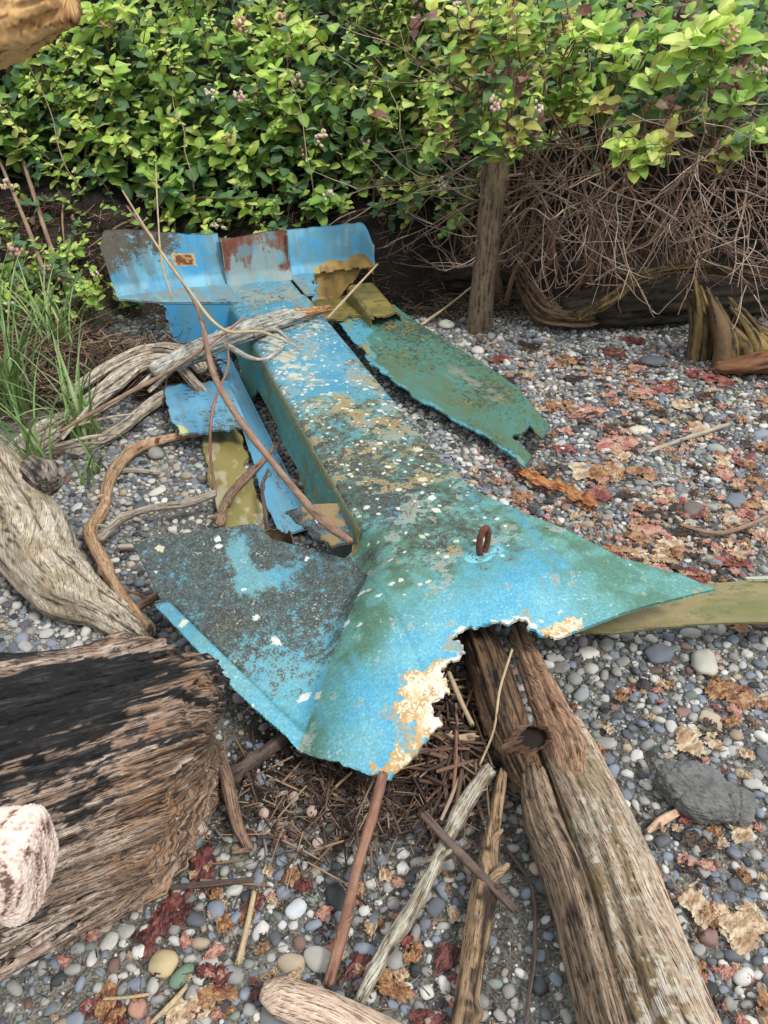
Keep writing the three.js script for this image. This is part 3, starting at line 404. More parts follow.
{ // split hollow log at the front right
  const root = thing('split_log', 'long split hollow driftwood log with a knot hole under the bow', 'log', [.35, 0, -1.1]);
  const sh = g => g.translate(-.35, 0, 1.1);
  const lich = lin3([190, 182, 168]);
  const c0 = woodCol({ pale: [172, 154, 132], mid: [122, 104, 84], dark: [44, 35, 29], crack: .42, blotch: [118, 98, 64], fl: 3.2, fa: 5 });
  const ridge = woodCol({ pale: [204, 184, 162], mid: [176, 150, 128], dark: [88, 70, 56], crack: .4, fl: 3, fa: 5 });
  const c = (l, a, d, p, L) => { let q = c0(l, a, d, p); const e = sst(.1, .5, fbm(l * 5, a * 3, 3, 3) * .5 + .75 * Math.exp(-(((a - 4.95 - .25 * (vn(l * 4) - .5)) / .36) ** 2))); q = mix3(q, ridge(l, a, d, p), e * sst(.25, .45, e));
    const n = fbm(p[0] * 30, p[1] * 30, p[2] * 30, 3), m = fbm(p[0] * 9, p[1] * 9, p[2] * 9, 2); const n5 = fbm(p[0] * 80, p[1] * 80, p[2] * 80, 3); q = mix3(q, lich, .8 * sst(.55, .59, n5 * .6 + m * .4 - .06 * sst(.5, .2, l))); q = mix3(q, lin3([112, 100, 58]), .5 * sst(.55, .62, n * .4 + m * .6) * sst(.5, .2, l)); return q; };
  const dd = (l, a, r) => fibre(.007, 4, 2.2)(l, a, r) - .012 * Math.exp(-(((a - .45 - .3 * vn(l * 3, 1)) / .1) ** 2)) * sst(.35, .5, l);
  mesh('main_trunk', sh(sweep([V(spot(556, 720, .12), .05), V(spot(570, 756, .11), .06), V(spot(602, 830, .095), .066), V(spot(628, 900, .09), .07), V(spot(660, 1000, .085), .078), V(spot(715, 1150, .085), .085)], { nu: 300, nv: 120, disp: dd, col: c, tipA: .03 })), woodMat, root);
  const cs = woodCol({ pale: [160, 140, 118], mid: [112, 92, 74], dark: [42, 33, 26], crack: .46, fl: 3, fa: 4, k: 5 });
  mesh('split_strip', sh(sweep([V(spot(530, 768, .085), .024), V(spot(541, 820, .085), .031), V(spot(564, 880, .08), .036), V(spot(583, 945, .075), .036), V(spot(600, 1010, .07), .037), V(spot(628, 1130, .07), .04)], { nu: 240, nv: 60, squash: 2.1, tipA: .04, disp: fibre(.007, 3, 2.5, 7), col: cs })), woodMat, root);
  const dk = woodCol({ pale: [122, 96, 72], mid: [88, 66, 48], dark: [32, 25, 20], crack: .5, fl: 3, fa: 4, k: 9 });
  mesh('hollow_limb', sh(sweep([V(spot(468, 615, .14), .04), V(spot(488, 665, .125), .05), V(spot(503, 715, .11), .05), V(spot(524, 765, .085), .04), V(spot(540, 800, .06), .03)], { nu: 130, nv: 70, squash: 1.1, tipB: .04, tipA: .02, disp: fibre(.009, 3, 3, 2), col: dk })), woodMat, root);
  const pk = woodCol({ pale: [174, 142, 116], mid: [132, 98, 74], dark: [60, 42, 32], crack: .45, fl: 3, fa: 4, k: 13 });
  mesh('split_wall', sh(sweep([V(spot(516, 625, .15), .022), V(spot(532, 668, .145), .03), V(spot(548, 705, .14), .036), V(spot(566, 750, .125), .044), V(spot(582, 800, .11), .04)], { nu: 120, nv: 60, squash: 1.5, tipA: .02, tipB: .1, disp: fibre(.006, 3, 4, 12), col: pk })), woodMat, root);
  // hollow stub of a broken limb: an open tube with a dark bottom
  const kc = spot(536, 737, .19), rimAt = [kc[0] - .35, kc[1], kc[2] + 1.1], kd = [-.012, -.075, -.045];
  const stubCol = woodCol({ pale: [166, 132, 108], mid: [118, 90, 70], dark: [48, 36, 29], crack: .46, fl: 10, fa: 3, k: 21 });
  const hole = mesh('hollow_stub', sweep([[rimAt[0] + kd[0], rimAt[1] + kd[1], rimAt[2] + kd[2], .05], [rimAt[0] + kd[0] * .5, rimAt[1] + kd[1] * .45, rimAt[2] + kd[2] * .5, .037], [...rimAt, .034]], { nu: 40, nv: 48, squash: .72, disp: (l, a, r, L) => fibre(.006, 3, 9, 4)(l, a, r) + (L - l < .02 ? .007 * (vn(a * 3, 5) - .5) : 0), capNoise: .05, col: stubCol, closed: false }), twigMat, root);
  mesh('hole_shade_disc', new THREE.CircleGeometry(.034, 24).scale(1, .72, 1).rotateX(-1.2).translate(rimAt[0] + kd[0] * .38, rimAt[1] + kd[1] * .38, rimAt[2] + kd[2] * .38), new THREE.MeshStandardMaterial({ color: new THREE.Color(.022, .016, .012), roughness: 1, side: THREE.DoubleSide }), hole);  // near-black disc paints the shade deep inside the open stub
}
{ // broken log end hanging into the top left corner
  const a = spot(84, 12, 1.41), k = 1.55 / -a[2] * 1, A0 = [a[0] * k, EYE + (a[1] - EYE) * k, a[2] * k];
  const root = thing('leaning_log', 'golden brown broken log end jutting in above the bushes', 'log', A0);
  const c = woodCol({ pale: [226, 186, 130], mid: [188, 138, 80], dark: [88, 56, 34], crack: .43, fl: 5, fa: 5, k: 3 });
  const col = (l, an, d, p, L) => { const e = L - l; return mix3(c(l, an, d, p), lin3([92, 44, 28]), .85 * sst(.07, .03, e + .05 * (vn(Math.cos(an) * 3, Math.sin(an) * 3, l * 20) - .5)) * sst(.012, .03, e)); };
  mesh('trunk', sweep([[-2.6, -1.0, -.75, .2], [-1.2, -.36, -.3, .15], [-.5, -.1, -.11, .105], [-.2, -.015, -.04, .075], [-.02, .03, 0, .05]], { nu: 260, nv: 90, disp: (l, an, r, L, sc) => fibre(.010, 2, 2.2)(l, an, r, L, sc) + .014 * (fbm(Math.cos(an) * 3 * sc, Math.sin(an) * 3 * sc, l * 14, 4) - .5), col, tipB: .07 }), twigMat, root);
}
{ // gnarled grey branch and its lichen-covered fallen limb across the wreck
  const b = thing('twisted_driftwood', 'gnarled silver-grey driftwood branch lying left of the wreck', 'driftwood', spot(60, 430, .05)); const o = b.position, sh = g => g.translate(-o.x, -o.y, -o.z);
  const c = woodCol({ pale: [206, 194, 178], mid: [164, 150, 134], dark: [70, 58, 50], crack: .44, fl: 6, fa: 4 });
  mesh('trunk', sh(sweep([V(spot(-10, 478, .04), .045), V(spot(30, 446, .08), .048), V(spot(75, 415, .12), .040), V(spot(112, 385, .15), .036), V(spot(140, 365, .17), .032), V(spot(172, 362, .16), .026), V(spot(196, 385, .12), .022), V(spot(214, 402, .08), .015)], { nu: 200, nv: 70, disp: fibre(.013, 3, 5), col: c, tipB: .04 })), woodMat, b);
  mesh('branch', sh(sweep([V(spot(60, 400, .15), .018), V(spot(110, 366, .18), .024), V(spot(150, 350, .17), .026), V(spot(182, 352, .2), .032), V(spot(205, 370, .17), .026)], { nu: 90, nv: 50, disp: fibre(.01, 3, 6, 2), col: c, tipA: .03, tipB: .04 })), woodMat, b);
  mesh('root', sh(sweep([V(spot(70, 455, .03), .022), V(spot(110, 436, .05), .025), V(spot(150, 405, .06), .024), V(spot(190, 380, .08), .014)], { nu: 70, nv: 40, disp: fibre(.01, 3, 6, 4), col: c, tipA: .03, tipB: .03 })), woodMat, b);
  const Rt = rng(88); for (let i = 0; i < 8; i++) { const x0 = 40 + 130 * Rt(), y0 = 440 - (x0 - 40) * .5 + 30 * (Rt() - .5), a = spot(x0, y0, .1 + .06 * Rt()), e = spot(x0 + 30 + 80 * Rt(), y0 - 30 + 70 * (Rt() - .5), .1 + .12 * Rt()), r = .005 + .006 * Rt(); mesh('twig', sh(sweep([V(a, r), V([mix(a[0], e[0], .5) + .05 * (Rt() - .5), mix(a[1], e[1], .5) + .05 * Rt(), mix(a[2], e[2], .5) + .06 * (Rt() - .5)], r * .8), V(e, r * .35)], { nu: 30, nv: 9, disp: fibre(r * .25, 2, 12, i), col: c, tipB: .004 })), twigMat, b); }
  const l = thing('lichen_branch', 'fallen grey branch with orange broken end lying across the boat spine', 'branch', spot(240, 335, .27)); const o2 = l.position;
  const lc = woodCol({ pale: [196, 194, 186], mid: [150, 146, 136], dark: [76, 70, 62], crack: .42, fl: 16, fa: 5, k: 2 }), fresh = woodCol({ pale: [206, 166, 120], mid: [166, 120, 76], dark: [90, 58, 36], crack: .46, fl: 6 });
  mesh('limb', sweep([V(spot(150, 372, .2), .03), V(spot(200, 350, .24), .042), V(spot(245, 332, .305), .042), V(spot(285, 318, .315), .036), V(spot(333, 308, .305), .021)].map(p => [p[0] - o2.x, p[1] - o2.y, p[2] - o2.z, p[3]]), { nu: 150, nv: 50, tipA: .03, tipB: .02, disp: (q, a, r, L) => fibre(.006, 4, 9, 3)(q, a, r) + (L - q < .2 ? fibre(.011, 3, 5)(q, a, r) - .008 : 0), col: (q, a, d, p, L) => L - q < .10 + .13 * vn(Math.cos(a) * 2.5, Math.sin(a) * 2.5, 4) ? fresh(q, a, d, p) : lc(q, a, d, p) }), woodMat, l);
  for (const pts of [[[225, 345, .29, .012], [262, 360, .29, .009], [290, 340, .31, .004]], [[255, 335, .3, .012], [275, 330, .34, .009], [302, 352, .3, .004]]]) mesh('twig', sweep(pts.map(p => { const s = spot(p[0], p[1], p[2]); return [s[0] - o2.x, s[1] - o2.y, s[2] - o2.z, p[3]]; }), { nu: 24, nv: 8, disp: fibre(.002, 2, 9), col: lc, tipB: .01 }), woodMat, l);
}
// loose sticks: [name, label, [[column, row, height, radius] ...], palette]
const brown = { pale: [156, 128, 108], mid: [120, 94, 78], dark: [70, 54, 46], crack: .36, fl: 12, fa: 3 }, tan = { pale: [196, 164, 132], mid: [160, 122, 92], dark: [84, 60, 46], crack: .36, fl: 8, fa: 3 }, greyw = { pale: [182, 172, 158], mid: [142, 130, 116], dark: [70, 62, 54], crack: .38, fl: 10, fa: 3 }, darkw = { pale: [104, 88, 78], mid: [76, 62, 56], dark: [38, 32, 30], crack: .42, fl: 10, fa: 3 }, straw = { pale: [190, 172, 138], mid: [160, 140, 108], dark: [104, 86, 64], crack: .3, fl: 8, fa: 3 }, red = { pale: [150, 114, 94], mid: [118, 84, 68], dark: [66, 46, 38], crack: .36, fl: 12, fa: 3 }, rotten = { pale: [168, 140, 110], mid: [118, 92, 68], dark: [44, 33, 27], crack: .5, fl: 4, fa: 5 }, lichened = { pale: [186, 182, 166], mid: [124, 104, 84], dark: [58, 46, 40], crack: .42, fl: 22, fa: 4 };
const STICKS = [
  ['bare_branch', 'smooth brown branch leaning over the spine to the dark wing panel', [[126, 205, .6, .005], [160, 250, .52, .007], [196, 305, .42, .009], [214, 375, .36, .012], [240, 420, .33, .0125], [285, 478, .31, .0125], [322, 520, .29, .0125], [352, 543, .285, .011]], brown],
  ['bare_branch', 'pale thin upright branch in front of the left transom panel', [[172, 300, .35, .005], [162, 262, .45, .005], [158, 215, .56, .0045], [155, 150, .74, .004], [150, 92, .9, .003]], straw],
  ['bare_branch', 'thin pale branch crossing from the bushes over the bench ledge', [[122, 190, .62, .004], [150, 235, .58, .005], [185, 285, .5, .006], [225, 330, .4, .006], [262, 332, .36, .005], [300, 348, .33, .003]], straw],
  ['bare_branch', 'long straight pale twig rising from the grass across the driftwood', [[60, 432, .22, .007], [110, 403, .28, .007], [170, 370, .34, .007], [215, 340, .37, .006], [246, 316, .38, .004]], brown],
  ['bare_branch', 'reddish thin twig standing beside the floor piece', [[215, 492, .04, .006], [210, 450, .12, .006], [214, 405, .2, .006], [228, 365, .28, .005], [226, 335, .34, .003]], red],
  ['driftwood_stick', 'curved tan driftwood branch hooking round to the charred log', [[200, 434, .05, .012], [168, 438, .05, .018], [135, 450, .05, .022], [112, 475, .05, .022], [103, 510, .05, .024], [92, 533, .055, .027], [102, 560, .05, .022], [122, 595, .05, .021], [146, 632, .05, .019]], tan],
  ['driftwood_stick', 'pale forked stick running from the hooked branch towards the boat', [[100, 540, .065, .015], [122, 518, .075, .014], [150, 508, .085, .014], [185, 503, .09, .013], [216, 493, .1, .013]], greyw],
  ['driftwood_stick', 'crooked bark-covered stick beside the spine wall', [[218, 526, .05, .018], [226, 500, .06, .018], [245, 478, .07, .016], [262, 462, .09, .013], [275, 446, .1, .009]], brown],
  ['driftwood_stick', 'short brown stick poking out below the dark wing panel', [[128, 612, .04, .015], [150, 600, .05, .016], [172, 588, .06, .016]], brown],
  ['driftwood_stick', 'thin white stick lying on gravel by the hooked branch', [[118, 547, .03, .008], [170, 545, .03, .009], [215, 540, .05, .009], [262, 524, .06, .008]], greyw],
  ['driftwood_stick', 'small bleached stick on the pebbles by the grass', [[100, 475, .02, .007], [130, 471, .025, .009], [160, 473, .02, .008]], greyw],
  ['driftwood_stick', 'twiggy dark stick between spine wall and wing', [[268, 545, .05, .008], [266, 515, .08, .008], [262, 485, .1, .006], [268, 470, .12, .004]], darkw],
  ['straw_stalk', 'pale straw stalk leaning off the stern of the wreck', [[328, 318, .28, .006], [352, 292, .31, .006], [378, 264, .34, .005]], straw],
  ['straw_stalk', 'pale straw stalk lying against the upright trunk', [[418, 327, .03, .007], [445, 308, .07, .006], [474, 285, .12, .006]], straw],
  ['driftwood_stick', 'long grey twig lying on seaweed right of the boat', [[648, 452, .02, .008], [680, 440, .025, .009], [705, 432, .025, .009], [730, 424, .03, .008]], greyw],
  ['driftwood_stick', 'thin dark twig across the pebbles at the right edge', [[680, 525, .03, .006], [715, 533, .03, .008], [745, 527, .04, .008], [775, 512, .05, .008]], brown],
  ['driftwood_stick', 'reddish brown stick propped under the torn bow lip', [[383, 772, .17, .011], [372, 815, .13, .011], [356, 870, .09, .0115], [344, 925, .06, .0115], [328, 988, .03, .011]], red],
  ['driftwood_stick', 'lichen-crusted stick between the bow and split log', [[490, 768, .09, .014], [465, 805, .08, .016], [440, 850, .07, .017], [415, 900, .06, .017], [385, 955, .04, .016], [358, 1002, .03, .014]], lichened],
  ['driftwood_stick', 'dark smooth stick crossing the front litter', [[424, 814, .1, .009], [455, 850, .09, .0095], [485, 880, .08, .0095], [516, 912, .06, .009]], darkw],
  ['driftwood_stick', 'splintered brown plank of wood beside the split log', [[502, 772, .07, .012], [494, 830, .06, .019], [483, 890, .055, .024], [472, 950, .05, .026], [460, 1040, .04, .024]], rotten],
  ['driftwood_stick', 'short pale stick hidden beneath the torn bow edge', [[436, 735, .08, .008], [456, 737, .09, .01], [475, 736, .09, .01]], straw],
  ['driftwood_stick', 'pale straight stick on the front pebbles', [[254, 893, .02, .006], [247, 925, .02, .007], [237, 966, .02, .007]], straw],
  ['driftwood_stick', 'forked brown root beside the charred log end', [[220, 752, .1, .012], [228, 790, .07, .013], [240, 830, .04, .014], [250, 850, .02, .012]], brown],
  ['driftwood_stick', 'dark weathered branch wedged below the bow rim', [[300, 725, .05, .015], [260, 755, .05, .017], [225, 778, .05, .018], [185, 800, .04, .016]], darkw],
  ['driftwood_stick', 'thin red stem standing in the litter under the bow', [[456, 728, .1, .004], [455, 770, .09, .004], [450, 815, .05, .005]], red],
  ['driftwood_stick', 'horizontal purple-brown twig on the front seaweed', [[168, 888, .03, .006], [210, 884, .04, .0065], [254, 880, .04, .006]], darkw],
  ['driftwood_stick', 'little tan stick at the lower edge of the pebbles', [[186, 987, .015, .005], [170, 1005, .015, .005], [150, 1024, .012, .004]], straw],
  ['driftwood_stick', 'tiny pale stick beside the pebbles below the charred log', [[104, 999, .012, .003], [128, 997, .016, .004], [150, 994, .012, .003]], straw],
  ['driftwood_stick', 'upright dead stem in the left bushes', [[60, 330, .1, .012], [40, 260, .35, .012], [12, 190, .6, .01], [-20, 120, .85, .008]], brown],
  ['driftwood_stick', 'second dead stem leaning through the left bushes', [[75, 310, .12, .012], [48, 240, .4, .012], [22, 160, .7, .01], [0, 95, .95, .008]], brown],
  ['driftwood_stick', 'flat orange wood chip by the large dark rock', [[648, 832, .015, .008], [662, 822, .02, .012], [678, 812, .018, .009]], { pale: [206, 176, 150], mid: [176, 140, 112], dark: [110, 80, 60], crack: .3, fl: 9, fa: 3 }],
  ['driftwood_stick', 'dark thin twig in the sand beside the split log', [[508, 850, .02, .004], [530, 885, .02, .005], [535, 940, .02, .005], [525, 1024, .02, .005]], darkw],
  ['driftwood_stick', 'straw stem rising beside the hollow limb', [[512, 650, .22, .003], [500, 690, .18, .003], [494, 730, .13, .003], [480, 765, .09, .003]], straw],
  ['driftwood_stick', 'tan split stick among the dark litter under the bow', [[448, 672, .16, .006], [460, 700, .12, .007], [472, 725, .09, .007]], straw],
];
STICKS.forEach(([name, label, pts, pal], si) => {
  const R = rng(si * 17 + 3), q = pts.map((p, i) => { const s = spot(p[0], p[1], p[2]), w = p[3] * .9; return [s[0] + w * .5 * (R() - .5), s[1] + w * .4 * (R() - .5), s[2] + w * .5 * (R() - .5), w * (.85 + .3 * R())]; }), o = q[Math.floor(q.length / 2)], rel = q.map(p => [p[0] - o[0], p[1] - o[1], p[2] - o[2], p[3]]);
  const col = woodCol({ ...pal, k: pts[0][0] }), knots = Array.from({ length: 4 }, () => [R() * 1.2, R() * 6.28]), gs = [];
  const disp = (l, a, r, L, sc) => fibre(r * (pal === rotten ? .42 : .2), pal === rotten ? 3 : 2, pal === rotten ? 5 : 9, si)(l, a, r, L, sc) + r * .3 * (fbm(l * 22, si, 3, 3) - .5) + knots.reduce((z, k) => z + r * .55 * Math.exp(-(((l - k[0]) / .012) ** 2)) * Math.max(0, Math.cos(a - k[1])), 0);
  gs.push(sweep(rel, { nu: 30 + 14 * q.length, nv: 16, tipA: .004, tipB: .004, capNoise: .012, disp, col }));
  if (pts[0][3] > .0065 && name !== 'straw_stalk') for (let f = 0; f < 2; f++) { const k = 1 + Math.floor(R() * (rel.length - 1)), a = rel[k - 1], b = rel[k], t = R(), m = [mix(a[0], b[0], t), mix(a[1], b[1], t), mix(a[2], b[2], t)], r = mix(a[3], b[3], t) * .5, d = [R() - .5, .25 + .5 * R(), R() - .5], e = .03 + .06 * R() * R(); gs.push(sweep([[...m, r], [m[0] + d[0] * e, m[1] + d[1] * e * .6, m[2] + d[2] * e, r * .8], [m[0] + d[0] * e * 2.2, m[1] + d[1] * e, m[2] + d[2] * e * 1.8, r * .4]], { nu: 14, nv: 8, col, tipB: .003, disp: fibre(r * .2, 2, 14) })); }
  const m = mesh(name, mergeGeometries(gs), pts.some(p => p[3] > .0135) ? woodMat : twigMat);
  m.position.set(o[0], o[1], o[2]); mark(m, label, name === 'bare_branch' ? 'branch' : name === 'straw_stalk' ? 'stalk' : 'stick', 'loose sticks and branches round the wreck');
});
{ // pale rounded driftwood end at the bottom edge
  const q = [V(spot(262, 988, .05), .02), V(spot(285, 998, .055), .032), V(spot(325, 1014, .06), .034), V(spot(400, 1045, .06), .03)], o = q[1];
  const m = mesh('driftwood_block', sweep(q.map(p => [p[0] - o[0], p[1] - o[1], p[2] - o[2], p[3]]), { nu: 60, nv: 40, squash: .7, tipA: .03, disp: fibre(.004, 4, 4), col: woodCol({ pale: [214, 190, 170], mid: [188, 160, 138], dark: [140, 104, 82], crack: .4, fl: 3, fa: 5 }) }), woodMat);
  m.position.set(o[0], o[1], o[2]); mark(m, 'pale pinkish smooth driftwood piece at the bottom edge', 'driftwood');
}
{ // dark rotten logs and the split stump under the bank
  const rc = woodCol({ pale: [64, 53, 40], mid: [36, 30, 25], dark: [16, 14, 12], crack: .52, fl: 4, fa: 3, blotch: [56, 48, 30] });
  const rot = (name, label, pts, r2 = 1, pal = rc) => { const q = pts.map(p => [...spot(p[0], p[1], p[2]), p[3]]), o = q[1]; const m = mesh(name, sweep(q.map(p => [p[0] - o[0], p[1] - o[1], p[2] - o[2], p[3]]), { nu: 120, nv: 60, tipA: .05, tipB: .05, squash: r2, disp: fibre(.022, 3, 4, pts[0][0]), col: pal }), woodMat); m.position.set(o[0], o[1], o[2]); return mark(m, label, 'log'); };
  rot('rotten_log', 'black rotten log lying under the bank behind the trunk', [[560, 312, .1, .06], [620, 305, .12, .11], [680, 300, .12, .12], [790, 290, .12, .12]]);
  rot('rotten_log', 'dark mossy log low under the bushes left of the trunk', [[330, 262, .2, .06], [400, 268, .14, .09], [450, 272, .12, .09], [500, 276, .12, .06]]);
  rot('exposed_root', 'curling brown root rising under the bank beside the trunk', [[517, 272, .24, .025], [528, 292, .16, .04], [545, 312, .09, .06], [580, 318, .08, .055], [615, 312, .09, .03]], 1, woodCol({ pale: [116, 92, 68], mid: [70, 54, 40], dark: [28, 22, 17], crack: .5, fl: 6 }));
  rot('exposed_root', 'long yellowish root arching over the black rotten log', [[575, 318, .16, .016], [610, 300, .24, .02], [640, 278, .33, .018], [690, 268, .37, .016], [770, 278, .34, .02]], 1, woodCol({ pale: [112, 94, 56], mid: [66, 54, 34], dark: [26, 21, 15], crack: .48, fl: 6 }));
  const s = thing('split_stump', 'yellow-brown split stump with ragged upright fibres at the right', 'stump', spot(740, 366, 0)); s.scale.setScalar(1.3); const R = rng(5);
  for (let k = 0; k < 30; k++) { const u = R(), x = u - .5, dp = R(), h = (.30 - .15 * u) * (.62 + .42 * R()), r = .012 + .014 * R(), c = woodCol({ pale: R() < .4 ? [150, 128, 76] : [112, 92, 66], mid: [80, 64, 46], dark: [30, 23, 18], crack: .48, fl: 5, fa: 3, k: k * 7 });
    mesh('splinter', sweep([[x * .36 + .03, -.05, -.09 + .14 * dp, r * 1.4], [x * .32 - .01, h * .5, -.09 + .12 * dp, r * 1.2], [x * .26 - .08, h, -.12 + .09 * dp, r * .35]], { nu: 40, nv: 16, squash: .55 + .5 * R(), disp: fibre(.006, 3, 7, k), col: c, tipB: .02 }), twigMat, s); }
  mesh('bark_curl', sweep([[-.12, .02, .06, .03], [.02, .06, .1, .05], [.16, .09, .09, .06], [.32, .1, .05, .05]], { nu: 50, nv: 30, squash: .6, tipA: .03, disp: fibre(.012, 3, 6), col: woodCol({ pale: [140, 98, 66], mid: [98, 64, 42], dark: [44, 30, 22], crack: .45, fl: 5 }) }), twigMat, s);
}
{ // upright trunk at the edge of the bushes
  const b = spot(479, 334, -.02), t = thing('tree', 'upright grey-brown tree trunk with rotten foot standing on the beach', 'tree', b);
  const bark = woodCol({ pale: [146, 128, 104], mid: [106, 90, 72], dark: [56, 46, 38], crack: .45, fl: 8, fa: 7 });
  mesh('trunk', sweep([[0, -.03, 0, .066], [0, .1, 0, .062], [.005, .3, -.01, .058], [.015, .6, -.02, .058], [.03, .95, -.03, .055], [.035, 1.25, -.05, .045]], { nu: 260, nv: 70, disp: (l, a, r) => .005 * (fbm(Math.cos(a) * 5, Math.sin(a) * 5, l * 10, 4) - .5) * 2 - .03 * Math.exp(-(((a - 3.6) / .5) ** 2)) * sst(.1, .02, l) , col: (l, a, d, p) => l < .07 + .05 * vn(a * 2, 3) ? lin3([58, 42, 34]) : bark(l, a, d, p) }), vcMat({ bumpMap: rep(woodGrain, 14, 5), bumpScale: .004, roughness: .95 }), t);
  mesh('limb', sweep([[.03, 1.05, -.04, .02], [-.08, 1.25, -.1, .013], [-.16, 1.5, -.2, .006]], { nu: 20, nv: 8, col: bark }), twigMat, t);
}
// ------------------------------------------------------------------ words for where a small thing lies
const MARKS = [[344, 925, 'the reddish brown stick'], [290, 1000, 'the pale driftwood piece'], [163, 962, 'the cream and tan stone'], [180, 850, 'the charred log'], [415, 900, 'the lichen-crusted stick'], [478, 900, 'the splintered plank'], [530, 940, 'the thin twig in the sand'], [320, 957, 'the large light grey flat stone'], [296, 907, 'the whitish round pebble'], [245, 930, 'the pale straight stick'], [620, 900, 'the split log'], [703, 795, 'the large dark rock'], [660, 655, 'the blue-grey rounded stone'], [705, 664, 'the speckled round stone'], [582, 694, 'the light grey oval stone'], [745, 930, 'the wide cream seaweed sheet'], [718, 707, 'the bright red weed scrap'], [690, 440, 'the long grey twig'], [692, 509, 'the flat brown-grey stone'], [638, 430, 'the cream round stone'], [653, 362, 'the dark slate stone'], [478, 345, 'the upright trunk'], [740, 350, 'the split stump'], [560, 487, 'the orange kelp strip'], [530, 430, 'the green floor panel'], [100, 520, 'the hooked tan branch'], [235, 490, 'the laminate strip'], [158, 490, 'the pale flat stone'], [700, 590, 'the right wing tip'], [600, 540, 'the right wing'], [545, 350, 'the brown weed strip'], [440, 620, 'the torn bow edge'], [730, 975, 'the lower right edge'], [20, 625, 'the far edge of the charred log'], [75, 640, 'the thin end of the root log'], [130, 590, 'the dark wing panel corner'], [60, 470, 'the grass at the root log'], [250, 840, 'the forked brown root'], [120, 1005, 'the little bottom sticks'], [560, 745, 'the hollow stub'], [760, 640, 'the olive laminate end']];
const where = (a, b) => { let m = MARKS[0], d = 1e9; for (const q of MARKS) { const e = Math.hypot(q[0] - a, q[1] - b); if (e < d) { d = e; m = q; } } const dx = a - m[0], dy = b - m[1], far = d < 22 ? 'close' : d < 48 ? 'near' : 'well'; const side = Math.abs(dx) > 2.2 * Math.abs(dy) ? (dx < 0 ? 'left of' : 'right of') : Math.abs(dy) > 2.2 * Math.abs(dx) ? (dy < 0 ? 'above' : 'below') : `${dy < 0 ? 'above' : 'below'} and ${dx < 0 ? 'left' : 'right'} of`; return `${far} ${side} ${m[2]}`; };
// ------------------------------------------------------------------ pebbles and stones
const cB = Math.cos(boat.rotation.y), sB = Math.sin(boat.rotation.y);
const toBoat = (x, z) => { const dx = x + .3085, dz = z + 2.8737; return [dx * sB + dz * cB, dx * cB - dz * sB]; }; // s, t
const underBoat = (x, z) => { const [s, t] = toBoat(x, z); return inPoly(OUT, s, t) || (s > -.92 && s < 1.1 && t > -.19 && t < .19) || (s > -.93 && s < -.6 && Math.abs(t) < .62); };
const FLOORS = [[[-.62, .22], [-.62, .58], [0, .7], [.45, .84], [.78, .6], [.3, .42]], [[1.5, .2], [1.5, 1.1], [1.82, 1.1], [1.7, .25]], [[-.2, -.56], [.28, -.56], [.28, -.3], [-.2, -.3]], [[.1, -.5], [1, -.55], [1, -.36], [.1, -.3]]];
const onFloor = (x, z) => { const [s, t] = toBoat(x, z); return FLOORS.some(f => inPoly(f, s, t)); };
const underLog = (x, z) => x < -.3 && z > -1.26 && z < -.62;
function pebbleGeo(k, sub = 2) {
  let g = new THREE.IcosahedronGeometry(1, sub); g.deleteAttribute('normal'); g.deleteAttribute('uv'); g = mergeVertices(g, 1e-4); const p = g.attributes.position, C = [], R = rng(k * 31 + 5);
  const sx = .85 + .35 * R(), sz = .62 + .33 * R(), sy = .42 + .26 * R(), ang = k % 3 === 1 ? .5 : .34;
  for (let i = 0; i < p.count; i++) { const x = p.getX(i), y = p.getY(i), z = p.getZ(i), n = 1 + ang * (vn(x * 1.1 + k * 9, y * 1.1, z * 1.1) - .5) + (ang > .4 ? .3 : .12) * (vn(x * 2.6 + k, y * 2.6 + 4, z * 2.6) - .5); p.setXYZ(i, x * n * sx, y * n * sy, z * n * sz); const c = .82 + .34 * fbm(x * 2.2 + k * 3, y * 2.2, z * 2.2, 3) + (k % 3 === 0 && Math.abs(x * .6 + y * .7 + .1 * vn(z * 3) - .2) < .05 ? .4 : 0); C.push(c, c, c); }
  g.setAttribute('color', new THREE.Float32BufferAttribute(C, 3)); g.computeVertexNormals(); return g;
}
const PG = Array.from({ length: 9 }, (_, k) => pebbleGeo(k, 2)), PGs = Array.from({ length: 4 }, (_, k) => pebbleGeo(k + 20, 1));
const PCOL = [['blue-grey', [122, 130, 141], 6.4], ['dark slate', [88, 92, 98], 3], ['mid grey', [148, 147, 143], 6.5], ['pale grey', [184, 183, 178], 5.5], ['off-white', [194, 191, 184], 1.5], ['tan', [160, 146, 126], 1.7], ['reddish brown', [128, 102, 94], .8], ['grey-green', [120, 128, 120], 1.3], ['charcoal', [58, 60, 62], 1.4]];
const PTOT = PCOL.reduce((a, c) => a + c[2], 0), pickCol = r => { let k = r * PTOT; for (let i = 0; i < PCOL.length; i++) if ((k -= PCOL[i][2]) < 0) return i; return 0; };
const PMAT = PCOL.map(c => [.82, 1, 1.16].map(f => { const l = lin3(c[1]).map(v => v * f); return vcMat({ color: new THREE.Color().setRGB(...l), roughness: .72, side: THREE.FrontSide }); }));
const inView = (x, y, z, m = 50) => { const [a, b, f] = seen(x, y, z); return f > .2 && a > -m && a < 768 + m && b > -m && b < 1024 + m; };
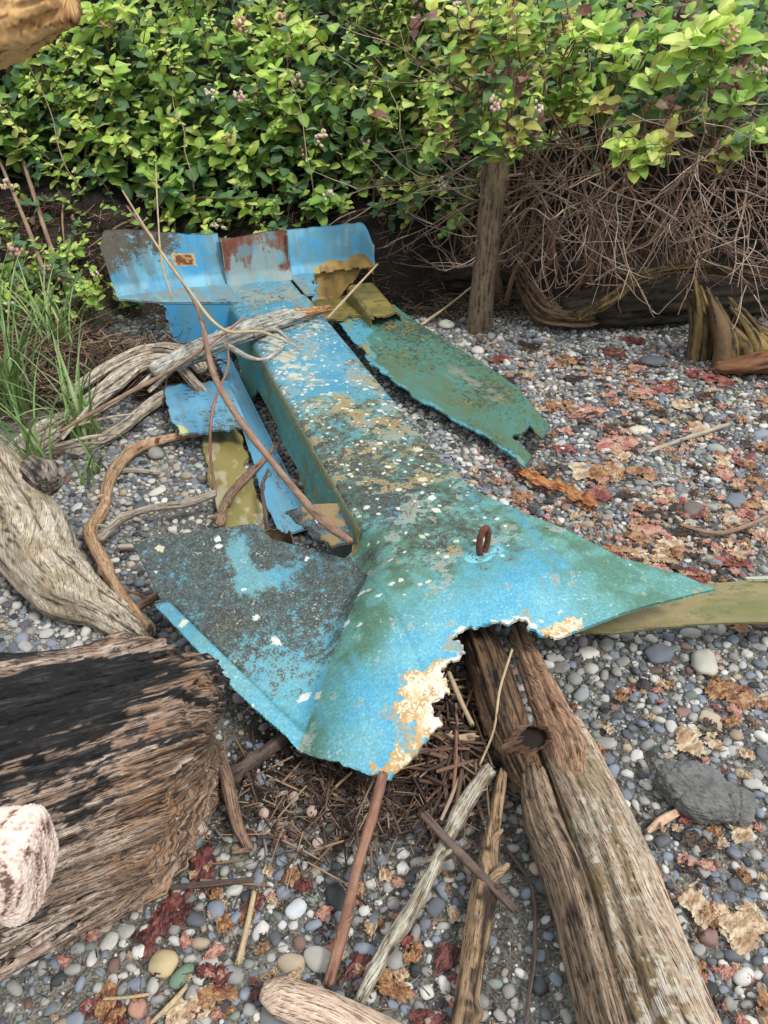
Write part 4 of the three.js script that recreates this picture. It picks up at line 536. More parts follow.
{
  const R = rng(2024), grid = new Map(), list = [], key = (x, z) => Math.floor(x / .05) * 4096 + Math.floor(z / .05);
  const free = (x, z, r) => { const i = Math.floor(x / .05), j = Math.floor(z / .05); for (let a = -1; a <= 1; a++) for (let b = -1; b <= 1; b++) { const c = grid.get((i + a) * 4096 + j + b); if (c) for (const p of c) if (Math.hypot(p.x - x, p.z - z) < .82 * (p.r + r)) return false; } return true; };
  const put = p => { const k = key(p.x, p.z); (grid.get(k) ?? grid.set(k, []).get(k)).push(p); list.push(p); };
  // single stones the eye picks out: [column, row, radius, flatness, colour, label]
  const STONES = [[660, 655, .034, .8, [104, 110, 120], 'blue-grey rounded stone on gravel below the right wing'], [705, 664, .036, .95, [182, 180, 168], 'pale speckled round stone on gravel beside the blue-grey one'], [612, 633, .02, .8, [214, 212, 206], 'small white stone just below the right wing tip'], [582, 694, .024, .7, [150, 156, 158], 'light grey oval stone right of the split log'], [692, 509, .044, .5, [104, 98, 92], 'flat brown-grey stone among the seaweed right of the boat'], [692, 524, .03, .6, [150, 152, 146], 'light grey oval stone below the flat brown-grey stone'], [716, 562, .024, .9, [122, 124, 128], 'round grey stone above the right wing tip'], [638, 430, .034, .7, [196, 190, 172], 'cream round stone in the seaweed behind the wing'], [716, 449, .034, .7, [150, 154, 150], 'grey-green round stone by the long grey twig'], [736, 500, .04, .6, [108, 116, 126], 'slate stone near the right edge'], [653, 362, .05, .7, [92, 96, 104], 'dark slate stone below the black rotten log'], [447, 324, .05, .55, [190, 190, 182], 'pale stone at the foot of the upright trunk'], [478, 350, .036, .7, [196, 194, 186], 'small white stone just in front of the upright trunk'], [296, 907, .02, .8, [186, 190, 194], 'whitish round pebble on sand by the reddish stick'], [320, 957, .03, .55, [170, 168, 160], 'large light grey flat stone near the bottom edge'], [275, 1018, .03, .5, [120, 122, 122], 'dark stone half hidden behind the driftwood piece'], [163, 962, .03, .6, [186, 168, 130], 'cream and tan stone among the front pebbles'], [180, 975, .026, .6, [108, 132, 112], 'green-tinged stone among the front pebbles'], [137, 1007, .022, .6, [170, 128, 112], 'pinkish stone at the bottom of the front pebbles'], [156, 455, .04, .7, [138, 136, 128], 'grey stone beside the hooked tan branch'], [158, 490, .034, .4, [196, 194, 184], 'pale flat stone left of the laminate strip'], [540, 985, .02, .8, [58, 62, 66], 'black pebble on sand beside the split log'], [608, 945, .02, .7, [60, 62, 64], 'dark pebble against the split log'], [745, 975, .02, .7, [196, 196, 190], 'whitish pebble at the lower right edge'], [760, 620, .026, .7, [120, 110, 104], 'brownish stone at the right edge under the laminate'], [543, 885, .02, .8, [88, 92, 98], 'grey pebble between the sticks in the sand']];
  const big = thing('boulder', 'large dark grey angular rock on gravel right of the split log', 'rock', [0, 0, 0]);
  { const p = spot(703, 795, .03); big.position.set(...p); const mk = (k, s, at, r) => { let g = new THREE.IcosahedronGeometry(1, 40); g.deleteAttribute('normal'); g.deleteAttribute('uv'); g = mergeVertices(g, 1e-4); const q = g.attributes.position, C = []; for (let i = 0; i < q.count; i++) { const v = new THREE.Vector3().fromBufferAttribute(q, i); const fc = Math.floor(vn(v.x * 2.1 + k, v.y * 2.1, v.z * 2.1) * 4) / 4, n = 1 + .45 * (vn(v.x * 1.2 + k, v.y * 1.2, v.z * 1.2) - .5) + .1 * (fc - .4) + .22 * (fbm(v.x * 5 + k, v.y * 5, v.z * 5, 4) - .5) + .08 * (fbm(v.x * 18, v.y * 18, v.z * 18, 2) - .5) - .1 * Math.exp(-(((v.x * .8 + v.z * .5 + .1 * vn(v.y * 4) - .15) / .06) ** 2)); q.setXYZ(i, v.x * n * s[0], v.y * n * s[1], v.z * n * s[2]); const c = (.07 + .14 * fbm(v.x * 5, v.y * 5, v.z * 5 + k, 4)) * (.75 + .5 * vn(v.x * 40, v.y * 40, v.z * 40)); C.push(c, c, c * .97); } g.setAttribute('color', new THREE.Float32BufferAttribute(C, 3)); g.computeVertexNormals(); g.rotateY(r).translate(...at); return g; };
    mesh('rock_body', mk(3, [.085, .05, .055], [-.015, .012, 0], -.5), vcMat({ roughness: .9, bumpMap: null }), big); mesh('rock_shoulder', mk(8, [.05, .04, .04], [.055, .005, .03], .4), vcMat({ roughness: .9 }), big); }
  for (const [px, py, r, fl, col, label] of STONES) {
    const p = spot(px, py, .012); put({ x: p[0], z: p[2], r, done: 1 });
    const k = Math.floor(px * 7 + py) % 9, m = mesh('stone', PG[k], vcMat({ color: new THREE.Color().setRGB(...lin3(col)), roughness: .75, side: THREE.FrontSide })); m.position.set(p[0], ground(p[0], p[2]) + r * fl * .4, p[2]); m.scale.set(r, r * fl * 1.4, r); m.rotation.y = px; mark(m, label, 'stone', 'stones the size of a fist');
  }
  const bp = spot(703, 795, .03); put({ x: bp[0], z: bp[2], r: .075, done: 1 });
  const wet = (x, z) => vn(x * 3 + 2, z * 3, 5);
  const ok = (x, z) => { if (z < -3.98 + .1 * vn(x * 3, 1)) return false; const y = ground(x, z); if (y > .06) return false; if (!inView(x, y, z, 60)) return false; const q = seen(x, y, z);
    if (q[0] < 110 && q[1] < 440 && vn(x * 5, z * 5, 2) < .75) return false;
    const sand = fbm(x * 3.3 + 1, z * 3.3, 7, 3) + .22 * Math.exp(-(((q[0] - 480) / 70) ** 2 + ((q[1] - 930) / 90) ** 2)) + .2 * Math.exp(-(((q[0] - 200) / 50) ** 2 + ((q[1] - 500) / 40) ** 2)) + .2 * Math.exp(-(((q[0] - 280) / 60) ** 2 + ((q[1] - 800) / 60) ** 2)) + .12 * Math.exp(-(((q[0] - 320) / 60) ** 2 + ((q[1] - 930) / 40) ** 2)); return R() > sst(.64, .78, sand) * .9; };
  for (const [r0, r1, n] of [[.019, .027, 1400], [.014, .019, 16000], [.0095, .014, 110000], [.006, .0095, 190000]]) for (let i = 0; i < n; i++) {
    const x = -2.5 + 5.2 * R(), z = -4.05 + 3.6 * R(), r = r0 + (r1 - r0) * R(); if (r0 > .018 && R() < .4) continue; if (!free(x, z, r) || !ok(x, z)) continue;
    put({ x, z, r, c: pickCol(R()), v: Math.floor(R() * 3), g: Math.floor(R() * 9), ry: R() * 6.28, tx: (R() - .5) * .7, tz: (R() - .5) * .7, lift: -.12 + .45 * R() });
  }
  const loose = list.filter(p => !p.done);
  for (const p of loose) { const y = ground(p.x, p.z), [a, b, f] = seen(p.x, y, p.z); p.y = y; p.a = a; p.b = b; p.show = (underBoat(p.x, p.z) || onFloor(p.x, p.z) || underLog(p.x, p.z) || a < 4 || a > 764 || b < 4 || b > 1020 || (a > 500 && a < 720 && b > 640 && Math.abs(a - (540 + (b - 740) * .44)) < 75)) ? 0 : p.r / f; }
  loose.sort((p, q) => q.show - p.show);
  loose.slice(0, 274).forEach(p => { const m = mesh('pebble', PG[p.g], PMAT[p.c][p.v]); m.position.set(p.x, p.y + p.r * p.lift, p.z); m.scale.setScalar(p.r); m.rotation.set(p.tx, p.ry, p.tz); const rr = p.show * FOC; mark(m, `${rr > 10 ? 'large' : rr > 8.6 ? 'medium' : 'small'} ${PCOL[p.c][0]} pebble ${where(p.a, p.b)}`, 'pebble', 'loose pebbles of the beach'); });
  const rest = loose.slice(274), im = PG.map((g, k) => { const q = rest.filter(p => p.g === k); const o = new THREE.InstancedMesh(g, vcMat({ roughness: .75, side: THREE.FrontSide }), q.length); return [o, q]; });
  const shingle = thing('shingle', 'dense grey pebble shingle covering the beach', 'shingle'); shingle.userData.kind = 'stuff';
  const M = new THREE.Matrix4(), Q = new THREE.Quaternion(), Eu = new THREE.Euler(), S = new THREE.Vector3(), T = new THREE.Vector3(), col = new THREE.Color();
  for (const [o, q] of im) { o.name = 'pebbles'; o.userData.kind = 'stuff'; o.castShadow = o.receiveShadow = true; q.forEach((p, i) => { M.compose(T.set(p.x, p.y + p.r * p.lift, p.z), Q.setFromEuler(Eu.set(p.tx, p.ry, p.tz)), S.setScalar(p.r)); o.setMatrixAt(i, M); const f = .72 + .5 * ((p.ry * 37) % 1), l = lin3(PCOL[p.c][1]); o.setColorAt(i, col.setRGB(l[0] * f, l[1] * f, l[2] * f)); }); shingle.add(o); }
  const NF = 140000, fineList = []; for (let i = 0; i < NF; i++) { const x = -2.4 + 5 * R(), z = -4.02 + 3.55 * R(); const y = ground(x, z); if (y > .07 || !inView(x, y, z, 30)) continue; if (fbm(x * 3.3 + 1, z * 3.3, 7, 3) > .5 && R() < .55) continue; fineList.push([x, y, z, .0022 + .0038 * R() * R()]); }
  PGs.forEach((g, k) => { const q = fineList.filter((_, i) => i % 4 === k), o = new THREE.InstancedMesh(g, vcMat({ roughness: .8, side: THREE.FrontSide }), q.length); o.name = 'gravel'; o.userData.kind = 'stuff'; o.castShadow = o.receiveShadow = true; q.forEach((p, i) => { M.compose(T.set(p[0], p[1] + p[3] * .3, p[2]), Q.setFromEuler(Eu.set(R(), R() * 6, R())), S.setScalar(p[3])); o.setMatrixAt(i, M); const f = .7 + .6 * R(), l = lin3(PCOL[pickCol(R())][1]); o.setColorAt(i, col.setRGB(l[0] * f, l[1] * f, l[2] * f)); }); shingle.add(o); });
  console.log('pebbles', loose.length, fineList.length);
}
// ------------------------------------------------------------------ stranded seaweed
const WPAL = { pink: [[192, 144, 126], [168, 104, 94], [196, 166, 142]], rust: [[166, 120, 78], [126, 84, 54], [184, 148, 108]], red: [[154, 78, 70], [118, 54, 52], [172, 114, 98]], tan: [[206, 182, 150], [174, 142, 110], [214, 198, 170]], maroon: [[112, 54, 50], [78, 40, 38], [136, 84, 72]], dark: [[72, 52, 38], [44, 34, 28], [100, 74, 50]] };
function weedGeo(k, pal) { // a torn, crumpled film: grid cells kept where the noise says so
  const n = 44, P = [], C = [], I = [], [a, b, c] = pal.map(lin3), id = (i, j) => i * (n + 1) + j;
  for (let i = 0; i <= n; i++) for (let j = 0; j <= n; j++) {
    const x = i / n * 2 - 1, z = j / n * 2 - 1, w1 = .5 * (fbm(x * 2 + k * 5, z * 2, 3, 3) - .5), w2 = .5 * (fbm(x * 2 + k * 5, z * 2, 13, 3) - .5);
    const cr = Math.abs(fbm((x + w1) * 3.4 + k, (z + w2) * 3.4, 9, 3) - .5) * 2, y = .55 * cr + .35 * fbm(x * 1.6 + k * 3, z * 1.6, 1, 2) + .16 * vn(x * 11, z * 11, k) - .16;
    P.push(x + w1 * .5, y, z + w2 * .5); const m = fbm(x * 4 + k * 2, z * 4, 8, 4), q = vn(x * 14, z * 14, k + 2); let col = mix3(a, b, sst(.42, .6, m)); col = mix3(col, c, .9 * sst(.52, .66, q * .4 + (1 - m) * .6)); const f = .75 + .5 * vn(x * 22, z * 22, 7); C.push(col[0] * f, col[1] * f, col[2] * f);
  }
  for (let i = 0; i < n; i++) for (let j = 0; j < n; j++) { const x = (i + .5) / n * 2 - 1, z = (j + .5) / n * 2 - 1, r = Math.hypot(x, z * 1.15); if (fbm(x * 2.6 + k * 7, z * 2.6, 2, 4) < .30 + .36 * r * r + .1 * sst(.8, 1, r)) continue; const p = id(i, j), q = id(i + 1, j); I.push(p, p + 1, q, p + 1, q + 1, q); }
  const g = new THREE.BufferGeometry(); g.setAttribute('position', new THREE.Float32BufferAttribute(P, 3)); g.setAttribute('color', new THREE.Float32BufferAttribute(C, 3)); g.setIndex(I); g.computeVertexNormals(); return g;
}
const weedMat = new THREE.MeshPhysicalMaterial({ vertexColors: true, roughness: .6, transmission: .22, thickness: 0, side: THREE.DoubleSide });
{
  const WG = {}; for (const k in WPAL) WG[k] = [0, 1, 2, 3].map(i => weedGeo(i + k.length * 3 + k.charCodeAt(1), WPAL[k]));
  // named clumps: [column, row, size, kind, label]
  const CL = [[500, 358, .1, 'red', 'small red seaweed clump in front of the upright trunk'], [555, 362, .09, 'pink', 'pink seaweed beyond the cream stone'], [618, 352, .12, 'maroon', 'dark red seaweed patch under the bank'], [634, 340, .1, 'maroon', 'maroon seaweed below the black rotten log'], [665, 385, .13, 'red', 'crimson seaweed near the split stump'], [700, 372, .11, 'red', 'red seaweed heap in front of the split stump'], [590, 410, .14, 'pink', 'pale pink seaweed in the middle of the beach'], [620, 440, .15, 'pink', 'pink seaweed sheet by the cream stone'], [585, 470, .12, 'tan', 'tan seaweed above the orange kelp strip'], [650, 530, .14, 'pink', 'large pink seaweed clump above the right wing'], [672, 545, .1, 'tan', 'cream seaweed on the stones above the wing tip'], [720, 470, .1, 'pink', 'pink seaweed by the long grey twig'], [745, 460, .1, 'red', 'bright red seaweed at the right edge'], [760, 580, .05, 'maroon', 'maroon seaweed lump at the right edge'], [735, 620, .07, 'rust', 'rusty seaweed under the raw laminate'], [718, 707, .028, 'red', 'small bright red weed scrap on gravel'], [720, 690, .07, 'rust', 'orange brown seaweed strip right of the stones'], [700, 740, .09, 'tan', 'pale seaweed with pink edges above the dark rock'], [740, 695, .08, 'rust', 'orange seaweed sheet at right edge'], [745, 930, .1, 'tan', 'wide cream seaweed sheet at the lower right'], [700, 905, .08, 'tan', 'tan seaweed in gravel below the dark rock'], [715, 830, .03, 'rust', 'curled brown leaf just below the dark rock'], [640, 600, .07, 'rust', 'brown seaweed under the right wing'], [566, 650, .07, 'rust', 'brown seaweed beside the split log top'], [150, 935, .07, 'maroon', 'dark red seaweed strand among the front pebbles'], [175, 905, .07, 'maroon', 'maroon seaweed tangle in front of the charred log'], [200, 860, .08, 'maroon', 'dark crimson weed at the foot of the charred log'], [395, 985, .06, 'rust', 'rusty weed between the front sticks'], [405, 930, .05, 'red', 'reddish weed tuft beside the lichen-crusted stick'], [360, 960, .05, 'maroon', 'maroon weed beneath the reddish stick'], [190, 1005, .06, 'tan', 'tan weed scrap at the bottom edge'], [108, 327, .05, 'rust', 'orange bark flake in the litter by the grass'], [530, 345, .1, 'dark', 'brown weed strip beside the upright trunk'], [575, 378, .1, 'dark', 'dark weed strip across the beach']];
  const word = { pink: 'pink', rust: 'rust brown', red: 'red', tan: 'cream', maroon: 'maroon', dark: 'dark brown' };
  const R = rng(77);
  const place = (px, py, s, k, label, group) => { const p = spot(px, py, .015), gk = WG[k][Math.floor(R() * 4)]; if (underBoat(p[0], p[2])) return; const m = mesh('seaweed', gk, weedMat); m.position.set(p[0], ground(p[0], p[2]) + .008, p[2]); m.scale.set(s * (.9 + .5 * R()), 0.012 + .012 * R() + s * .08, s * (.65 + .5 * R())); m.rotation.y = R() * 6.28; mark(m, label || `${s > .05 ? 'broad' : s > .03 ? 'middling' : 'small'} ${word[k]} seaweed scrap ${where(px, py)}`, 'seaweed', group); };
  for (const [px, py, s, k, label] of CL) place(px, py, s * .72, k, label, 'seaweed clumps round the wreck');
  for (let i = 0; i < 110; i++) { const px = 480 + 300 * R(), py = 345 + 235 * R(); if (px < 480 + (py - 400) * .9) continue; const k = ['pink', 'tan', 'rust', 'rust', 'tan', 'pink', 'dark', 'red', 'dark'][Math.floor(R() * 9)]; place(px, py, .025 + .055 * R(), k, null, 'seaweed scraps on the beach'); }
  for (let i = 0; i < 46; i++) { const px = 560 + 210 * R(), py = 645 + 370 * R(); if (px < 590 + (py - 640) * .42) continue; const k = ['rust', 'tan', 'tan', 'rust', 'dark', 'pink'][Math.floor(R() * 6)]; place(px, py, .012 + .03 * R(), k, null, 'seaweed scraps on the beach'); }
  for (let i = 0; i < 26; i++) { const px = 60 + 400 * R(), py = 850 + 170 * R(); if (px < 200 - (py - 850) * .9) continue; const k = ['maroon', 'maroon', 'dark', 'rust'][Math.floor(R() * 4)]; place(px, py, .012 + .03 * R(), k, null, 'seaweed scraps on the beach'); }
  { const root = thing('seaweed_scraps', 'tiny torn scraps of pink and tan seaweed strewn over the shingle', 'seaweed'); root.userData.kind = 'stuff'; const M = new THREE.Matrix4(), Q = new THREE.Quaternion(), Eu = new THREE.Euler(), S = new THREE.Vector3(), T = new THREE.Vector3();
    for (const k of ['pink', 'tan', 'rust', 'dark', 'red']) { const n = { pink: 330, tan: 330, rust: 190, dark: 200, red: 60 }[k], im = new THREE.InstancedMesh(WG[k][1], weedMat, n); im.name = 'scraps'; im.userData.kind = 'stuff'; im.castShadow = im.receiveShadow = true; for (let i = 0; i < n; i++) { let p, px, py; do { if (R() < .8) { px = 470 + 310 * R(); py = 340 + 250 * R(); } else if (R() < .6) { px = 560 + 220 * R(); py = 640 + 390 * R(); } else { px = 30 + 470 * R(); py = 830 + 200 * R(); } p = spot(px, py, .015); } while (underBoat(p[0], p[2]) || onFloor(p[0], p[2])); const s = .008 + .024 * R() * R(); im.setMatrixAt(i, M.compose(T.set(p[0], ground(p[0], p[2]) + .008 + .006 * R(), p[2]), Q.setFromEuler(Eu.set((R() - .5) * .5, R() * 6.28, (R() - .5) * .5)), S.set(s * 1.3, .012 + .3 * s, s * .9))); } root.add(im); } }
  // orange kelp strip
  { const t = thing('kelp_strip', 'crumpled orange kelp strip beside the boat spine', 'kelp', spot(558, 487, .02)), g = weedGeo(91, [[186, 118, 56], [134, 76, 36], [198, 148, 92]]), g2 = weedGeo(57, [[186, 118, 56], [134, 76, 36], [198, 148, 92]]); const a = mesh('frond', g, weedMat, t), b = mesh('frond', g2, weedMat, t); a.scale.set(.13, .035, .05); a.rotation.y = -.75; a.position.set(-.05, 0, -.04); b.scale.set(.11, .035, .045); b.rotation.y = -.9; b.position.set(.06, 0, .06); }
}
// ------------------------------------------------------------------ dry litter of broken twigs and straw
{
  const R = rng(404), bits = [0, 1, 2].map(k => sweep([[-.5, 0, 0, .05 + .012 * k], [-.15, .012 + .01 * k, .012 * k, .055 + .016 * k], [.2, .008, -.012, .05 + .016 * k], [.5, .01 * k, .01 * k, .03 + .005 * k]], { nu: 6, nv: 5, squash: k === 2 ? .4 : 1, col: () => [1, 1, 1] }));
  const L = lin3, cols = [[124, 98, 76], [88, 68, 54], [66, 50, 42], [148, 124, 96], [52, 42, 36], [104, 80, 64], [140, 122, 104], [74, 58, 48], [84, 64, 50], [60, 46, 38]].map(L);
  const root = thing('beach_litter', 'brown litter of broken twigs bark and straw round the wreck', 'litter'); root.userData.kind = 'stuff'; const rows = [[], [], []];
  const scatter = (n, f) => { for (let i = 0; i < n; i++) { const q = f(); if (q) rows[i % 3].push(q); } };
  const at = (px, py, lift, len, th) => { const p = spot(px, py, .02), y = ground(p[0], p[2]); return [p[0], y + lift, p[2], len, th]; };
  const gs = () => (R() + R() + R() - 1.5) / 1.5;
  scatter(1200, () => { const px = 340 + 190 * gs(), py = 800 + 90 * gs(); return at(px, py, .004 + .035 * R(), .012 + .05 * R() * R(), .03 + .05 * R()); });
  scatter(1300, () => { const px = 445 + 60 * gs(), py = 745 + 110 * gs(); return at(px, py, .01 + .05 * R(), .02 + .09 * R() * R(), .03 + .04 * R()); });
  scatter(3800, () => { const x = -1.75 + .75 * gs(), z = -3.05 + .7 * gs(); return [x, ground(x, z) + .05 * R(), z, .04 + .16 * R() * R(), .07 + .1 * R()]; });
  scatter(1700, () => { const x = -1.0 + .32 * gs(), z = -3.12 + .28 * gs(); return [x, ground(x, z) + .02 + .1 * R(), z, .05 + .12 * R(), .1 + .12 * R()]; });
  scatter(900, () => at(480 + 300 * R(), 340 + 280 * R(), .012 * R(), .015 + .04 * R() * R(), .03 + .04 * R()));
  scatter(500, () => at(560 + 220 * R(), 640 + 380 * R(), .01 * R(), .01 + .03 * R() * R(), .03 + .04 * R()));
  scatter(700, () => at(40 + 480 * R(), 860 + 170 * R(), .01 * R(), .01 + .035 * R() * R(), .03 + .04 * R()));
  scatter(1800, () => { const x = -2.4 + 5 * R(), z = -3.75 - .4 * R(); return [x, ground(x, z) + .04 * R(), z, .03 + .12 * R() * R(), .02 + .04 * R()]; });
  scatter(170, () => { const px = 345 + 185 * gs(), py = 805 + 95 * gs(); return at(px, py, .01 + .03 * R(), .04 + .1 * R(), .06 + .09 * R()); });
  scatter(260, () => { const px = 450 + 50 * gs(), py = 745 + 100 * gs(); return at(px, py, .03 + .05 * R(), .06 + .1 * R(), .12 + .16 * R()); });
  scatter(6500, () => { const x = -2.7 + 1.9 * R(), z = -2.7 - 1.5 * R(); if (ground(x, z) < .05) return null; return [x, ground(x, z) + .05 * R(), z, .04 + .16 * R() * R(), .07 + .1 * R()]; });
  scatter(2600, () => { const x = -1 + 3.8 * R(), z = -3.85 - .5 * R(); return [x, ground(x, z) + .06 * R(), z, .04 + .16 * R() * R(), .03 + .05 * R()]; });
  const M = new THREE.Matrix4(), Q = new THREE.Quaternion(), Eu = new THREE.Euler(), S = new THREE.Vector3(), T = new THREE.Vector3(), col = new THREE.Color();
  rows.forEach((q, k) => { const o = new THREE.InstancedMesh(bits[k], vcMat({ roughness: .95 }), q.length); o.name = 'litter_bits'; o.userData.kind = 'stuff'; o.castShadow = o.receiveShadow = true; q.forEach((p, i) => { M.compose(T.set(p[0], p[1], p[2]), Q.setFromEuler(Eu.set((R() - .5) * .8, R() * 6.28, (R() - .5) * .7)), S.set(p[3] * 1.15, p[4] * .3, p[4] * .3)); o.setMatrixAt(i, M); const c = cols[Math.floor(R() * cols.length)], f = .7 + .6 * R(); o.setColorAt(i, col.setRGB(c[0] * f, c[1] * f, c[2] * f)); }); root.add(o); });
  // limpet shells in the litter
  const sg = new THREE.LatheGeometry([[.001, .007], [.004, .006], [.008, .003], [.011, 0]].map(p => new THREE.Vector2(...p)), 18), sm = new THREE.MeshStandardMaterial({ color: new THREE.Color().setRGB(.42, .31, .26), roughness: .7, side: THREE.DoubleSide });
  [[294, 799, 'limpet shell nearest the bow rim in the litter'], [264, 815, 'limpet shell left of the short tan stick in the litter'], [312, 814, 'limpet shell right of the short tan stick in the litter'], [318, 846, 'limpet shell lowest in the dark litter']].forEach(([px, py, l], i) => { const p = spot(px, py, .03), m = mesh('limpet_shell', sg, sm); m.position.set(p[0], ground(p[0], p[2]) + .035, p[2]); m.rotation.set(.3, i, .2); mark(m, l, 'shell', 'limpet shells in the litter'); });
}
// ------------------------------------------------------------------ leaves and shrubs
function leafGeo(w, fold, curl, k, nl = 7) { // length 1 along +z, face up
  const P = [], I = [], C = [], U = [];
  for (let i = 0; i <= nl; i++) { const u = i / nl, prof = w * Math.pow(Math.sin(Math.PI * Math.pow(u, .8)), .62) * (1 - .12 * u), y0 = -curl * u * u + .05 * Math.sin(u * 3), wav = .03 * Math.sin(u * 9 + k);
    for (let j = -2; j <= 2; j++) { const a = j / 2; P.push(a * prof, y0 + fold * Math.abs(a) * prof * (1 - .35 * Math.abs(a)) + wav * a, u * (1 - .04 * a * a)); U.push(a * .5 + .5, u); const v = (j === 0 ? 1.18 : 1) * (.9 + .2 * vn(u * 5 + k, a * 3, k)); C.push(v, v, v); } }
  for (let i = 0; i < nl; i++) for (let j = 0; j < 4; j++) { const a = i * 5 + j, b = a + 5; I.push(a, b, a + 1, a + 1, b, b + 1); }
  const g = new THREE.BufferGeometry(); g.setAttribute('position', new THREE.Float32BufferAttribute(P, 3)); g.setAttribute('color', new THREE.Float32BufferAttribute(C, 3)); g.setAttribute('uv', new THREE.Float32BufferAttribute(U, 2)); g.setIndex(I); g.computeVertexNormals(); return g;
}
const LG = [leafGeo(.35, .18, .10, 1, 8), leafGeo(.31, .3, .2, 2, 8), leafGeo(.39, .12, .05, 3, 8), leafGeo(.33, .4, .3, 4, 8)], LGs = [leafGeo(.35, .2, .12, 1, 6), leafGeo(.31, .35, .25, 2, 6)];
const leafOpt = { vertexColors: true, roughness: .75, transmission: .4, thickness: 0, side: THREE.DoubleSide };
const leafMatOf = c => new THREE.MeshPhysicalMaterial({ ...leafOpt, color: new THREE.Color().setRGB(...lin3(c)) });
const LC = { fresh: [[206, 224, 106], [188, 216, 94], [218, 228, 132], [174, 208, 90]], mid: [[150, 188, 78], [134, 176, 72], [162, 194, 88]], deep: [[80, 122, 66], [68, 108, 70], [92, 130, 70]], yellow: [[194, 196, 98], [182, 180, 90]], blush: [[150, 98, 88], [122, 84, 78], [136, 120, 84]] };
const LM = {}; for (const k in LC) LM[k] = LC[k].map(leafMatOf);
const leafWhite = new THREE.MeshPhysicalMaterial({ ...leafOpt });
const MM = new THREE.Matrix4(), vx = new THREE.Vector3(), vy = new THREE.Vector3(), vz = new THREE.Vector3();
function leafMatrix(p, dir, nrm, len) { vz.set(...dir).normalize(); vy.set(...nrm); vy.addScaledVector(vz, -vy.dot(vz)).normalize(); vx.crossVectors(vy, vz); MM.makeBasis(vx, vy, vz).scale(new THREE.Vector3(len, len, len)).setPosition(...p); return MM.clone(); }
const stemCol = woodCol({ pale: [150, 124, 96], mid: [116, 92, 70], dark: [70, 54, 42], crack: .35, fl: 9 });
const bellGeo = (() => { const R = rng(3), gs = []; for (let i = 0; i < 9; i++) { const g = new THREE.IcosahedronGeometry(.004 + .0025 * R(), 1); g.scale(1, 1.4, 1); g.translate((R() - .5) * .05, (R() - .5) * .03, (R() - .5) * .03); gs.push(g); } return mergeGeometries(gs); })();
const bellMats = [[214, 182, 168], [196, 146, 134], [222, 206, 190]].map(c => new THREE.MeshStandardMaterial({ color: new THREE.Color().setRGB(...lin3(c)), roughness: .7 }));
